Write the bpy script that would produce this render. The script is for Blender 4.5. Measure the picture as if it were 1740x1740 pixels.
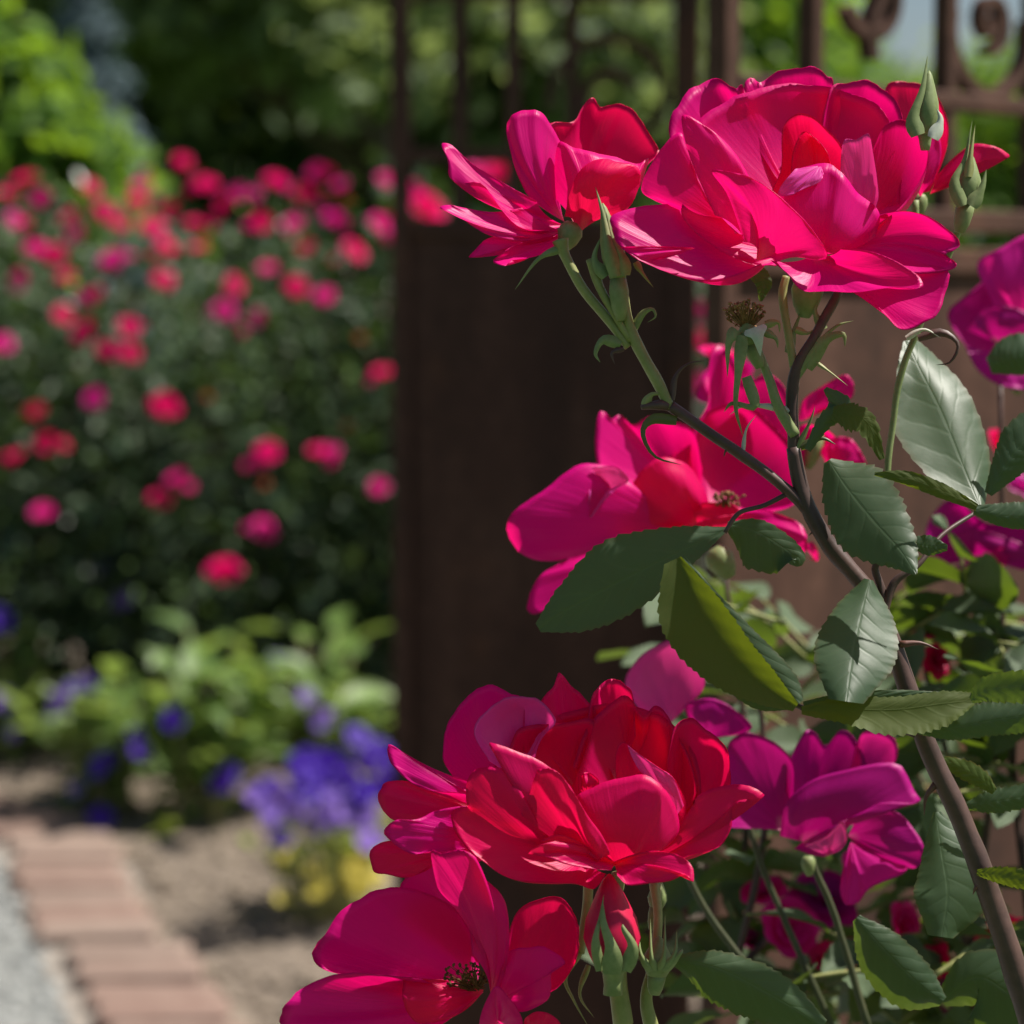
import bpy, math, random
import numpy as np
from mathutils import Vector, Matrix, noise

for o in list(bpy.data.objects):
    bpy.data.objects.remove(o)
SC = bpy.context.scene
COL = SC.collection
R = math.radians
rnd = random.Random(7)
nrs = np.random.RandomState(11)

# ------------------------------------------------------------------ camera
CAM_Z, PITCH, FPX, HALF = 1.15, R(6.0), 4093.0, 870.0
cd = bpy.data.cameras.new('camera')
cam = bpy.data.objects.new('camera', cd)
COL.objects.link(cam)
cam.location = (0, 0, CAM_Z)
cam.rotation_euler = (R(90) - PITCH, 0, 0)
cd.sensor_width = 24.0
cd.lens = 24.0 * FPX / (2 * HALF)
cd.clip_start, cd.clip_end = 0.05, 2000
cd.dof.use_dof = True
cd.dof.focus_distance = 0.745
cd.dof.aperture_fstop = 7.0
SC.camera = cam

# ------------------------------------------------------------------ sky and sun
SUN = Vector((0.54, 0.06, 0.84)).normalized()      # towards the sun
elev = math.asin(SUN.z)
azim = math.atan2(SUN.x, SUN.y)
w = bpy.data.worlds.new('World')
SC.world = w
w.use_nodes = True
nt = w.node_tree
bg = nt.nodes['Background']
sky = nt.nodes.new('ShaderNodeTexSky')
sky.sky_type = 'NISHITA'
sky.sun_disc = False
sky.sun_elevation = elev
sky.sun_rotation = azim
sky.air_density, sky.dust_density, sky.ozone_density = 1.0, 1.2, 1.0
nt.links.new(sky.outputs[0], bg.inputs[0])
bg.inputs[1].default_value = 0.05
sl = bpy.data.lights.new('sun', 'SUN')
sl.energy = 5.0
sl.angle = R(0.53)
sl.color = (1.0, 0.95, 0.87)
so = bpy.data.objects.new('sun', sl)
COL.objects.link(so)
so.rotation_euler = SUN.to_track_quat('Z', 'Y').to_euler()
so.location = (3, 0, 6)

SC.view_settings.view_transform = 'Standard'
SC.view_settings.look = 'None'
SC.view_settings.exposure = 0.65
SC.view_settings.gamma = 1.0
SC.view_settings.use_curve_mapping = False
SC.render.engine = 'CYCLES'
SC.cycles.use_denoising = True
SC.cycles.max_bounces = 8
SC.cycles.transmission_bounces = 6
SC.cycles.sample_clamp_indirect = 6.0

# ------------------------------------------------------------------ helpers
CP, SP = math.cos(PITCH), math.sin(PITCH)


def P(px, py, d):
    """point seen at (px, py) of the 1740 px frame, d metres along the view axis"""
    a = (px - HALF) / FPX * d
    b = (HALF - py) / FPX * d
    return Vector((a, d * CP + b * SP, CAM_Z - d * SP + b * CP))


def ground(px, py, z=0.0):
    b = (HALF - py) / FPX
    dz = -SP + b * CP
    d = (z - CAM_Z) / dz
    return P(px, py, d)


def proj(x, y, z):
    zz = z - CAM_Z
    d = y * CP - zz * SP
    b = y * SP + zz * CP
    return HALF + x / d * FPX, HALF - b / d * FPX, d


def cr(pts, n):
    """Catmull-Rom samples through points of any dimension"""
    p = np.array([tuple(q) for q in pts], float)
    if len(p) == 2:
        t = np.linspace(0, 1, n)[:, None]
        return p[0] * (1 - t) + p[1] * t
    e = np.vstack([2 * p[0] - p[1], p, 2 * p[-1] - p[-2]])
    k = len(p) - 1
    out = []
    for s in np.linspace(0, k, n):
        i = min(int(s), k - 1)
        t = s - i
        a, b, c, d = e[i], e[i + 1], e[i + 2], e[i + 3]
        out.append(0.5 * (2 * b + (c - a) * t + (2 * a - 5 * b + 4 * c - d) * t * t + (3 * b - a - 3 * c + d) * t ** 3))
    return np.array(out)


def tag(o, label=None, cat=None, group=None, kind=None):
    if label: o['label'] = label
    if cat: o['category'] = cat
    if group: o['group'] = group
    if kind: o['kind'] = kind
    return o


def empty(name, loc):
    o = bpy.data.objects.new(name, None)
    o.empty_display_size = 0.05
    COL.objects.link(o)
    o.location = loc
    o['org'] = tuple(loc)
    return o


def org_of(o):
    while o.parent:
        o = o.parent
    return Vector(o.location)


def mesh_data(name, verts, faces, mat=None, smooth=True, uv=None, mats=None, fmat=None):
    me = bpy.data.meshes.new(name)
    me.from_pydata([tuple(map(float, v)) for v in verts], [], [tuple(map(int, f)) for f in faces])
    for m in (mats or [mat]):
        if m: me.materials.append(m)
    if fmat is not None:
        me.polygons.foreach_set('material_index', np.array(fmat, dtype=np.int32))
    if smooth:
        me.polygons.foreach_set('use_smooth', np.ones(len(me.polygons), dtype=bool))
    if uv is not None:
        l = me.uv_layers.new(name='UVMap')
        vi = np.empty(len(me.loops), dtype=np.int32)
        me.loops.foreach_get('vertex_index', vi)
        l.data.foreach_set('uv', np.array(uv, dtype=np.float32)[vi].ravel())
    me.update()
    return me


def obj(name, verts, faces, mat=None, parent=None, **kw):
    """verts in world space; a child keeps the origin of its thing"""
    if parent is not None:
        og = org_of(parent)
        verts = [(v[0] - og.x, v[1] - og.y, v[2] - og.z) for v in verts]
    o = bpy.data.objects.new(name, mesh_data(name, verts, faces, mat, **kw))
    COL.objects.link(o)
    if parent is not None:
        o.parent = parent
    return o


def inst(name, me, loc, rot, scale, parent=None):
    o = bpy.data.objects.new(name, me)
    COL.objects.link(o)
    loc = Vector(loc)
    if parent is not None:
        o.parent = parent
        loc = loc - org_of(parent)
    o.location = loc
    o.rotation_euler = rot
    o.scale = scale if isinstance(scale, (tuple, list)) else (scale,) * 3
    return o


class MB:
    def __init__(s):
        s.v, s.f, s.uv = [], [], []

    def add(s, v, f, uv=None):
        n = len(s.v)
        s.v += [tuple(q) for q in v]
        s.f += [tuple(i + n for i in q) for q in f]
        s.uv += list(uv) if uv is not None else [(0, 0)] * len(v)

    def grid(s, pts, uv=None):
        """pts[i][j] -> quads"""
        a, b = len(pts), len(pts[0])
        v = [q for r in pts for q in r]
        f = [(i * b + j, (i + 1) * b + j, (i + 1) * b + j + 1, i * b + j + 1) for i in range(a - 1) for j in range(b - 1)]
        if uv is None:
            uv = [(j / (b - 1), i / (a - 1)) for i in range(a) for j in range(b)]
        s.add(v, f, uv)

    def tube(s, pts, rad, n=None, seg=8, cap=True):
        p = cr(pts, n or max(4, 4 * (len(pts) - 1) + 1))
        rr = np.interp(np.linspace(0, 1, len(p)), np.linspace(0, 1, len(rad)), rad)
        up = Vector((0.3, 0.9, 0.2))
        rings = []
        for i, q in enumerate(p):
            t = Vector(p[min(i + 1, len(p) - 1)] - p[max(i - 1, 0)])
            if t.length < 1e-9: t = Vector((0, 0, 1))
            t.normalize()
            a = up - t * up.dot(t)
            if a.length < 1e-4: a = t.cross(Vector((1, 0, 0)))
            a.normalize()
            b = t.cross(a)
            up = a.copy()
            rings.append([Vector(q) + (a * math.cos(2 * math.pi * k / seg) + b * math.sin(2 * math.pi * k / seg)) * rr[i] for k in range(seg)])
        v = [q for r in rings for q in r]
        f = []
        for i in range(len(rings) - 1):
            for k in range(seg):
                k2 = (k + 1) % seg
                f.append((i * seg + k, i * seg + k2, (i + 1) * seg + k2, (i + 1) * seg + k))
        if cap:
            f.append(tuple(range(seg - 1, -1, -1)))
            f.append(tuple((len(rings) - 1) * seg + k for k in range(seg)))
        uv = [(k / seg, i / len(rings)) for i in range(len(rings)) for k in range(seg)]
        s.add(v, f, uv)

    def box(s, c, h, rz=0.0, bev=0.0):
        """box centre c, half sizes h, chamfered edges"""
        c = Vector(c)
        M = Matrix.Rotation(rz, 3, 'Z')
        b = min(bev, *(x * 0.9 for x in h)) if bev else 0
        if not b:
            v = [c + M @ Vector((sx * h[0], sy * h[1], sz * h[2])) for sx in (-1, 1) for sy in (-1, 1) for sz in (-1, 1)]
            s.add(v, [(0, 1, 3, 2), (4, 6, 7, 5), (0, 4, 5, 1), (2, 3, 7, 6), (0, 2, 6, 4), (1, 5, 7, 3)])
            return
        import itertools
        v, idx = [], {}
        for sx, sy, sz in itertools.product((-1, 1), repeat=3):
            for ax in range(3):
                q = [sx * (h[0] - b), sy * (h[1] - b), sz * (h[2] - b)]
                q[ax] = (sx, sy, sz)[ax] * h[ax]
                idx[(sx, sy, sz, ax)] = len(v)
                v.append(c + M @ Vector(q))
        f = []
        for ax in range(3):
            o1, o2 = [k for k in range(3) if k != ax]
            for sg in (-1, 1):
                ring = []
                for a, bb in ((-1, -1), (1, -1), (1, 1), (-1, 1)):
                    k = [0, 0, 0]; k[ax] = sg; k[o1] = a; k[o2] = bb
                    ring.append(idx[(*k, ax)])
                f.append(tuple(ring))
            for a, bb in itertools.product((-1, 1), repeat=2):
                e = []
                for sg in (-1, 1):
                    k = [0, 0, 0]; k[ax] = sg; k[o1] = a; k[o2] = bb
                    e.append((idx[(*k, o1)], idx[(*k, o2)]))
                f.append((e[0][0], e[0][1], e[1][1], e[1][0]))
        for c8 in itertools.product((-1, 1), repeat=3):
            f.append(tuple(idx[(*c8, ax)] for ax in range(3)))
        s.add(v, f)

    def lathe(s, pts, prof, seg=12):
        """profile [(t along axis 0..1, radius)] round the axis pts[0]->pts[1]"""
        a, b = Vector(pts[0]), Vector(pts[1])
        t = (b - a).normalized()
        x = t.cross(Vector((0.2, 1, 0.1))).normalized()
        y = t.cross(x)
        v = []
        for q, r in prof:
            v += [a + (b - a) * q + (x * math.cos(2 * math.pi * k / seg) + y * math.sin(2 * math.pi * k / seg)) * r for k in range(seg)]
        f = []
        for i in range(len(prof) - 1):
            for k in range(seg):
                k2 = (k + 1) % seg
                f.append((i * seg + k, i * seg + k2, (i + 1) * seg + k2, (i + 1) * seg + k))
        f.append(tuple(range(seg - 1, -1, -1)))
        f.append(tuple((len(prof) - 1) * seg + k for k in range(seg)))
        s.add(v, f)

    def build(s, name, mat, parent=None, smooth=True, use_uv=True):
        return obj(name, s.v, s.f, mat, parent, smooth=smooth, uv=s.uv if use_uv else None)


# ------------------------------------------------------------------ materials
class NT:
    def __init__(s, name):
        s.m = bpy.data.materials.new(name)
        s.m.use_nodes = True
        s.t = s.m.node_tree
        s.t.nodes.clear()
        s.out = s.n('ShaderNodeOutputMaterial')

    def n(s, typ, **kw):
        nd = s.t.nodes.new(typ)
        for k, v in kw.items():
            if k.startswith('_'):
                setattr(nd, k[1:], v)
        return nd

    def l(s, a, b):
        s.t.links.new(a, b)

    def val(s, nd, key, v):
        if hasattr(v, 'links') or isinstance(v, bpy.types.NodeSocket):
            s.l(v, nd.inputs[key])
        else:
            nd.inputs[key].default_value = v

    def math(s, op, a, b=0.0, clamp=False):
        nd = s.n('ShaderNodeMath', _operation=op, _use_clamp=clamp)
        s.val(nd, 0, a)
        s.val(nd, 1, b)
        return nd.outputs[0]

    def mix(s, fac, a, b, blend='MIX'):
        nd = s.n('ShaderNodeMix', _data_type='RGBA', _blend_type=blend)
        s.val(nd, 0, fac)
        s.val(nd, 6, a)
        s.val(nd, 7, b)
        return nd.outputs[2]

    def ramp(s, fac, stops):
        nd = s.n('ShaderNodeValToRGB')
        e = nd.color_ramp.elements
        while len(e) > 1: e.remove(e[-1])
        e[0].position, e[0].color = stops[0]
        for p, c in stops[1:]:
            k = e.new(p)
            k.color = c
        s.l(fac, nd.inputs[0])
        return nd.outputs[0]

    def noise(s, scale, detail=3, rough=0.55, vec=None, dim='3D'):
        nd = s.n('ShaderNodeTexNoise', _noise_dimensions=dim)
        nd.inputs['Scale'].default_value = scale
        nd.inputs['Detail'].default_value = detail
        nd.inputs['Roughness'].default_value = rough
        if vec is not None: s.l(vec, nd.inputs['Vector'])
        return nd

    def bump(s, h, strength, dist):
        nd = s.n('ShaderNodeBump')
        nd.inputs['Strength'].default_value = strength
        nd.inputs['Distance'].default_value = dist
        s.l(h, nd.inputs['Height'])
        return nd.outputs[0]

    def principled(s, col, rough, spec=0.5, normal=None, **kw):
        nd = s.n('ShaderNodeBsdfPrincipled')
        s.val(nd, 'Base Color', col)
        s.val(nd, 'Roughness', rough)
        s.val(nd, 'Specular IOR Level', spec)
        for k, v in kw.items():
            s.val(nd, k.replace('_', ' '), v)
        if normal is not None: s.l(normal, nd.inputs['Normal'])
        return nd.outputs[0]

    def finish(s, sh):
        s.l(sh, s.out.inputs['Surface'])
        return s.m


def c4(r, g, b): return (r, g, b, 1.0)


def petal_mat(name, col, thru, pale=c4(0.85, 0.62, 0.5), fac=0.36, rough=0.46, spec=0.28, amount=0.9):
    t = NT(name)
    uv = t.n('ShaderNodeUVMap').outputs[0]
    sx = t.n('ShaderNodeSeparateXYZ')
    t.l(uv, sx.inputs[0])
    oi = t.n('ShaderNodeObjectInfo').outputs['Random']
    tc = t.n('ShaderNodeTexCoord').outputs['Object']
    n1 = t.noise(38, 4, 0.6, tc)
    base = t.mix(n1.outputs[0], tuple(x * 0.82 for x in col[:3]) + (1,), tuple(min(1, x * 1.18) for x in col[:3]) + (1,))
    base = t.mix(t.math('MULTIPLY', oi, 0.35), base, c4(col[0] * 0.8, col[1], col[2] * 1.55))
    # pale claw at the foot of the petal
    claw = t.math('SUBTRACT', 1.0, t.math('DIVIDE', sx.outputs[1], 0.17), clamp=True)
    base = t.mix(t.math('MULTIPLY', claw, amount), base, pale)
    # fine radiating veins
    cm = t.n('ShaderNodeCombineXYZ')
    t.l(t.math('MULTIPLY', sx.outputs[0], 46.0), cm.inputs[0])
    t.l(t.math('MULTIPLY', sx.outputs[1], 2.6), cm.inputs[1])
    t.l(t.math('MULTIPLY', oi, 37.0), cm.inputs[2])
    nv = t.noise(1.0, 2, 0.5, cm.outputs[0])
    nf = t.noise(1500, 2, 0.5, tc)
    hgt = t.math('ADD', t.math('MULTIPLY', nv.outputs[0], 1.0), t.math('MULTIPLY', nf.outputs[0], 0.12))
    bp = t.bump(hgt, 0.22, 0.0008)
    base = t.mix(t.math('MULTIPLY', nv.outputs[0], 0.10), base, tuple(x * 0.55 for x in col[:3]) + (1,))
    rg = t.math('ADD', t.math('MULTIPLY', n1.outputs[0], 0.16), rough - 0.08)
    p = t.principled(base, rg, spec, bp, Sheen_Weight=0.0)
    tr = t.n('ShaderNodeBsdfTranslucent')
    t.val(tr, 'Color', thru)
    t.l(bp, tr.inputs['Normal'])
    mx = t.n('ShaderNodeMixShader')
    mx.inputs[0].default_value = fac
    t.l(p, mx.inputs[1])
    t.l(tr.outputs[0], mx.inputs[2])
    return t.finish(mx.outputs[0])


def leaf_mat(name, col, under, thru, fac=0.3, rough=0.36, spec=0.5, vein=True, edge=None, hue=0.5):
    t = NT(name)
    oi = t.n('ShaderNodeObjectInfo').outputs['Random']
    tc = t.n('ShaderNodeTexCoord').outputs['Object']
    n1 = t.noise(60, 4, 0.6, tc)
    top = t.mix(n1.outputs[0], tuple(x * 0.72 for x in col[:3]) + (1,), tuple(x * 1.28 for x in col[:3]) + (1,))
    top = t.mix(t.math('MULTIPLY', oi, hue), top, c4(col[0] * 1.5, col[1] * 1.35, col[2] * 0.8))
    bp = None
    if vein:
        uv = t.n('ShaderNodeUVMap').outputs[0]
        sx = t.n('ShaderNodeSeparateXYZ')
        t.l(uv, sx.inputs[0])
        av = t.math('ABSOLUTE', t.math('SUBTRACT', t.math('MULTIPLY', sx.outputs[0], 2.0), 1.0))
        # side veins run forward from the midrib
        warp = t.math('MULTIPLY', t.math('SUBTRACT', t.noise(70, 2, 0.5, tc).outputs[0], 0.5), 0.10)
        al = t.math('ADD', t.math('SUBTRACT', sx.outputs[1], t.math('MULTIPLY', av, 0.2)), warp)
        wv = t.math('SINE', t.math('MULTIPLY', al, 50.0))
        wv = t.math('POWER', t.math('ADD', t.math('MULTIPLY', wv, 0.5), 0.5), 12.0)
        wv = t.math('MULTIPLY', wv, t.math('ADD', n1.outputs[0], 0.25))
        mid = t.math('SUBTRACT', 1.0, t.math('DIVIDE', av, 0.06), clamp=True)
        vn = t.math('MAXIMUM', t.math('MULTIPLY', wv, t.math('SUBTRACT', 0.75, t.math('MULTIPLY', av, 0.6))), mid)
        top = t.mix(t.math('MULTIPLY', vn, 0.22), top, c4(col[0] * 2.4, col[1] * 2.1, col[2] * 1.9))
        nf = t.noise(330, 3, 0.55, tc)
        hg = t.math('SUBTRACT', t.math('MULTIPLY', nf.outputs[0], 0.35), vn)
        bp = t.bump(hg, 0.20, 0.0005)
        if edge:
            ed = t.math('MULTIPLY', t.math('SUBTRACT', av, 0.86), 6.0, clamp=True)
            top = t.mix(t.math('MULTIPLY', ed, 0.6), top, edge)
    bf = t.n('ShaderNodeNewGeometry').outputs['Backfacing']
    colr = t.mix(bf, top, under)
    rg = t.math('ADD', t.math('ADD', t.math('MULTIPLY', n1.outputs[0], 0.18), rough - 0.09), t.math('MULTIPLY', bf, 0.25))
    p = t.principled(colr, rg, spec, bp)
    tr = t.n('ShaderNodeBsdfTranslucent')
    t.val(tr, 'Color', thru)
    mx = t.n('ShaderNodeMixShader')
    mx.inputs[0].default_value = fac
    t.l(p, mx.inputs[1])
    t.l(tr.outputs[0], mx.inputs[2])
    return t.finish(mx.outputs[0])


def plain_mat(name, a, b, scale, rough=0.7, spec=0.3, bump=0.4, dist=0.002, detail=5, hue=0.0, hcol=None):
    t = NT(name)
    tc = t.n('ShaderNodeTexCoord').outputs['Object']
    n1 = t.noise(scale, detail, 0.6, tc)
    n2 = t.noise(scale * 6.3, 4, 0.6, tc)
    f = t.math('ADD', t.math('MULTIPLY', n1.outputs[0], 0.65), t.math('MULTIPLY', n2.outputs[0], 0.35))
    col = t.ramp(f, [(0.34, a), (0.66, b)])
    if hue:
        oi = t.n('ShaderNodeObjectInfo').outputs['Random']
        col = t.mix(t.math('MULTIPLY', oi, hue), col, hcol)
    return t.finish(t.principled(col, rough, spec, t.bump(f, bump, dist)))


M = {}
M['petal'] = petal_mat('rose_petal', c4(0.80, 0.002, 0.215), c4(0.98, 0.003, 0.185), fac=0.45, rough=0.40, spec=0.26, amount=0.3)
M['petal_red'] = petal_mat('rose_petal_red', c4(0.80, 0.003, 0.125), c4(0.98, 0.004, 0.085), fac=0.45, rough=0.40, spec=0.26, amount=0.3)
M['petal_pale'] = petal_mat('rose_petal_pale_gloss', c4(0.86, 0.075, 0.40), c4(0.95, 0.04, 0.28), fac=0.35, rough=0.4, spec=0.4, amount=0.2)  # pale folded undersides, with glossy highlights put into the pink
M['petal_shaded'] = petal_mat('rose_petal_shaded', c4(0.50, 0.003, 0.22), c4(0.64, 0.003, 0.21), fac=0.36)  # shade on the right-hand blooms painted in as a darker purple
M['petal_far'] = petal_mat('rose_petal_hedge', c4(0.80, 0.003, 0.17), c4(0.98, 0.005, 0.14), fac=0.45, amount=0.05, spec=0.1)
M['petal_far_pink'] = petal_mat('rose_petal_hedge_pink', c4(0.78, 0.016, 0.30), c4(0.97, 0.016, 0.28), fac=0.45, amount=0.05, spec=0.12)
M['bud_red'] = plain_mat('bud_petal', c4(0.45, 0.003, 0.04), c4(0.62, 0.005, 0.07), 60, 0.45, 0.4, 0.15, 0.0006)
M['petal_orange'] = petal_mat('rose_petal_withered', c4(0.52, 0.09, 0.05), c4(0.6, 0.15, 0.06), fac=0.3)
M['leaf'] = leaf_mat('rose_leaf', c4(0.046, 0.084, 0.047), c4(0.09, 0.13, 0.07), c4(0.16, 0.24, 0.012), rough=0.46, spec=0.5, edge=c4(0.10, 0.075, 0.03), hue=0.35)
M['leaf_young'] = leaf_mat('rose_leaf_young', c4(0.075, 0.12, 0.03), c4(0.085, 0.115, 0.022), c4(0.16, 0.20, 0.005), fac=0.45, edge=c4(0.25, 0.10, 0.03), rough=0.42)
M['leaf_hedge'] = leaf_mat('hedge_leaf', c4(0.030, 0.062, 0.028), c4(0.07, 0.11, 0.055), c4(0.10, 0.17, 0.02), vein=False, fac=0.22, rough=0.34)
M['leaf_bed'] = leaf_mat('bed_leaf', c4(0.13, 0.22, 0.065), c4(0.16, 0.24, 0.09), c4(0.36, 0.50, 0.08), vein=False, fac=0.38, rough=0.45)
M['leaf_lime'] = leaf_mat('bed_leaf_lime', c4(0.22, 0.30, 0.05), c4(0.25, 0.3, 0.07), c4(0.5, 0.6, 0.05), vein=False, fac=0.38, rough=0.5)
M['leaf_shaded'] = leaf_mat('tree_leaf_shaded', c4(0.030, 0.060, 0.020), c4(0.05, 0.085, 0.035), c4(0.13, 0.2, 0.02), vein=False, fac=0.28, rough=0.5, spec=0.35)  # gloom under the tall tree put into the leaf colour
M['leaf_mid'] = leaf_mat('tree_leaf_mid', c4(0.105, 0.155, 0.070), c4(0.13, 0.17, 0.09), c4(0.40, 0.50, 0.14), vein=False, fac=0.42, rough=0.5, spec=0.35)
M['leaf_bright'] = leaf_mat('tree_leaf_bright', c4(0.095, 0.20, 0.030), c4(0.12, 0.2, 0.05), c4(0.36, 0.56, 0.03), vein=False, fac=0.42, rough=0.5, spec=0.3)
M['leaf_blue'] = leaf_mat('spruce_needle_blue', c4(0.13, 0.19, 0.21), c4(0.13, 0.18, 0.2), c4(0.15, 0.2, 0.2), vein=False, fac=0.15, rough=0.6, spec=0.3)
M['stem'] = plain_mat('rose_stem_green', c4(0.19, 0.21, 0.06), c4(0.31, 0.31, 0.12), 60, 0.5, 0.4, 0.2, 0.0006)
M['cane'] = plain_mat('rose_cane_bark', c4(0.050, 0.030, 0.026), c4(0.115, 0.062, 0.050), 45, 0.5, 0.4, 0.35, 0.0008)
M['stem_dark'] = plain_mat('rose_stem_dark', c4(0.035, 0.045, 0.02), c4(0.075, 0.075, 0.035), 60, 0.5, 0.4, 0.2, 0.0006)
M['sepal'] = plain_mat('rose_sepal', c4(0.14, 0.19, 0.06), c4(0.26, 0.30, 0.13), 90, 0.55, 0.35, 0.2, 0.0005)
M['sepal_pale'] = plain_mat('rose_sepal_pale', c4(0.42, 0.46, 0.36), c4(0.60, 0.62, 0.52), 90, 0.6, 0.3, 0.2, 0.0005)
M['stamen'] = plain_mat('stamen_dry', c4(0.16, 0.075, 0.03), c4(0.34, 0.19, 0.09), 300, 0.7, 0.2, 0.3, 0.0005)
M['anther'] = plain_mat('stamen_dark', c4(0.05, 0.022, 0.012), c4(0.20, 0.10, 0.03), 500, 0.7, 0.2, 0.3, 0.0005)
M['thorn'] = plain_mat('thorn', c4(0.09, 0.035, 0.03), c4(0.16, 0.07, 0.05), 200, 0.5, 0.4, 0.1, 0.0003)
M['bark'] = plain_mat('tree_bark', c4(0.035, 0.027, 0.02), c4(0.09, 0.07, 0.05), 6, 0.9, 0.2, 0.8, 0.02)
M['violet'] = petal_mat('violet_petal', c4(0.055, 0.008, 0.30), c4(0.09, 0.015, 0.42), pale=c4(0.5, 0.45, 0.1), fac=0.35, rough=0.5, spec=0.3, amount=0.6)
M['lavender'] = petal_mat('lavender_petal', c4(0.30, 0.17, 0.58), c4(0.36, 0.2, 0.65), pale=c4(0.6, 0.5, 0.6), fac=0.35, rough=0.5, spec=0.3, amount=0.6)
M['yellow'] = petal_mat('yellow_petal', c4(0.68, 0.56, 0.09), c4(0.7, 0.6, 0.1), pale=c4(0.6, 0.4, 0.02), fac=0.35, rough=0.5, spec=0.3)
M['brick'] = plain_mat('brick', c4(0.175, 0.105, 0.083), c4(0.27, 0.185, 0.15), 26, 0.88, 0.2, 0.6, 0.004, hue=0.6, hcol=c4(0.27, 0.215, 0.175))
M['joint'] = plain_mat('joint_sand', c4(0.20, 0.17, 0.14), c4(0.34, 0.30, 0.26), 60, 0.95, 0.1, 0.5, 0.004)
M['soil'] = plain_mat('soil', c4(0.085, 0.066, 0.050), c4(0.27, 0.22, 0.175), 13, 0.95, 0.1, 1.0, 0.02)
M['clod'] = plain_mat('mulch_chip', c4(0.11, 0.085, 0.062), c4(0.34, 0.28, 0.22), 40, 0.95, 0.1, 0.6, 0.004)
M['gravel'] = plain_mat('gravel_bed', c4(0.17, 0.17, 0.16), c4(0.34, 0.35, 0.33), 45, 0.9, 0.2, 1.0, 0.01)
M['pebble'] = plain_mat('gravel_pebble', c4(0.19, 0.19, 0.18), c4(0.40, 0.41, 0.39), 20, 0.85, 0.25, 0.4, 0.002)
M['lawn'] = plain_mat('lawn', c4(0.04, 0.075, 0.02), c4(0.085, 0.14, 0.035), 3, 0.9, 0.15, 0.8, 0.02)


def iron_mat(name):
    t = NT(name)
    tc = t.n('ShaderNodeTexCoord').outputs['Object']
    mp = t.n('ShaderNodeMapping')
    mp.inputs['Scale'].default_value = (1, 1, 0.28)
    t.l(tc, mp.inputs[0])
    n1 = t.noise(11, 6, 0.65, mp.outputs[0])
    n2 = t.noise(70, 5, 0.7, tc)
    n3 = t.noise(4.2, 4, 0.6, tc)
    f = t.math('ADD', t.math('MULTIPLY', n1.outputs[0], 0.6), t.math('MULTIPLY', n2.outputs[0], 0.4))
    col = t.ramp(f, [(0.32, c4(0.036, 0.020, 0.015)), (0.5, c4(0.074, 0.036, 0.025)), (0.68, c4(0.13, 0.066, 0.046))])
    st = t.math('MULTIPLY', t.math('SUBTRACT', n3.outputs[0], 0.56), 6.0, clamp=True)
    col = t.mix(t.math('MULTIPLY', st, 0.6), col, c4(0.17, 0.068, 0.03))
    return t.finish(t.principled(col, 0.75, 0.2, t.bump(f, 0.35, 0.002)))


M['iron'] = iron_mat('rusted_iron')

# ------------------------------------------------------------------ ground
def sheet(name, poly_fn, x0, x1, y0, y1, nx, ny, z, amp, scale, mat):
    pts = []
    for j in range(ny + 1):
        row = []
        for i in range(nx + 1):
            u, v = i / nx, j / ny
            x, y = poly_fn(x0 + (x1 - x0) * u, y0 + (y1 - y0) * v)
            row.append((x, y, z + amp * noise.fractal((x * scale, y * scale, 3.1), 1.0, 2.0, 4)))
        pts.append(row[::-1])
    mb = MB()
    mb.grid(pts)
    o = mb.build(name, mat, use_uv=False)
    tag(o, kind='structure')
    return o


def edge_x(y):            # garden side of the brick edging
    return -0.81 + (4.71 - y) * 0.322 - 0.85 * max(0.0, y - 4.55) ** 2


lawn_n = MB()
lawn_n.grid([[(-900, 900, -0.03), (900, 900, -0.03)], [(-900, -100, -0.03), (900, -100, -0.03)]])
tag(lawn_n.build('lawn', M['lawn'], use_uv=False), kind='structure')
sheet('flower_bed', lambda u, y: (edge_x(y) - 0.03 + u * (3.2 - edge_x(y)), y), 0, 1, 0.3, 7.2, 110, 170, 0.0, 0.018, 5.0, M['soil'])
sheet('gravel_path', lambda u, y: (edge_x(y) - 0.21 - u * 3.0, y), 1, 0, 0.3, 8.0, 60, 120, -0.008, 0.006, 9.0, M['gravel'])

ICO = None


def ico():
    g = (1 + 5 ** 0.5) / 2
    v = np.array([(-1, g, 0), (1, g, 0), (-1, -g, 0), (1, -g, 0), (0, -1, g), (0, 1, g), (0, -1, -g), (0, 1, -g), (g, 0, -1), (g, 0, 1), (-g, 0, -1), (-g, 0, 1)], float)
    v /= np.linalg.norm(v[0])
    f = np.array([(0, 11, 5), (0, 5, 1), (0, 1, 7), (0, 7, 10), (0, 10, 11), (1, 5, 9), (5, 11, 4), (11, 10, 2), (10, 7, 6), (7, 1, 8), (3, 9, 4), (3, 4, 2), (3, 2, 6), (3, 6, 8), (3, 8, 9), (4, 9, 5), (2, 4, 11), (6, 2, 10), (8, 6, 7), (9, 8, 1)])
    return v, f


def scatter_stones(name, n, pos_fn, rmin, rmax, flat, mat, label, cat):
    iv, jf = ico()
    V, F = [], []
    for k in range(n):
        x, y, z = pos_fn()
        r = rmin + (rmax - rmin) * rnd.random() ** 2
        a = rnd.random() * 6.28
        sc = np.array([r * (0.7 + 0.6 * rnd.random()), r * (0.6 + 0.5 * rnd.random()), r * flat * (0.6 + 0.6 * rnd.random())])
        q = iv * (1 + 0.22 * nrs.randn(12, 1)) * sc
        c, s = math.cos(a), math.sin(a)
        q = q @ np.array([[c, s, 0], [-s, c, 0], [0, 0, 1]])
        V.append(q + np.array([x, y, z + sc[2] * 0.45]))
        F.append(jf + 12 * k)
    o = obj(name, np.vstack(V), np.vstack(F), mat, smooth=False)
    tag(o, label, cat, kind='stuff')
    return o


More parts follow.
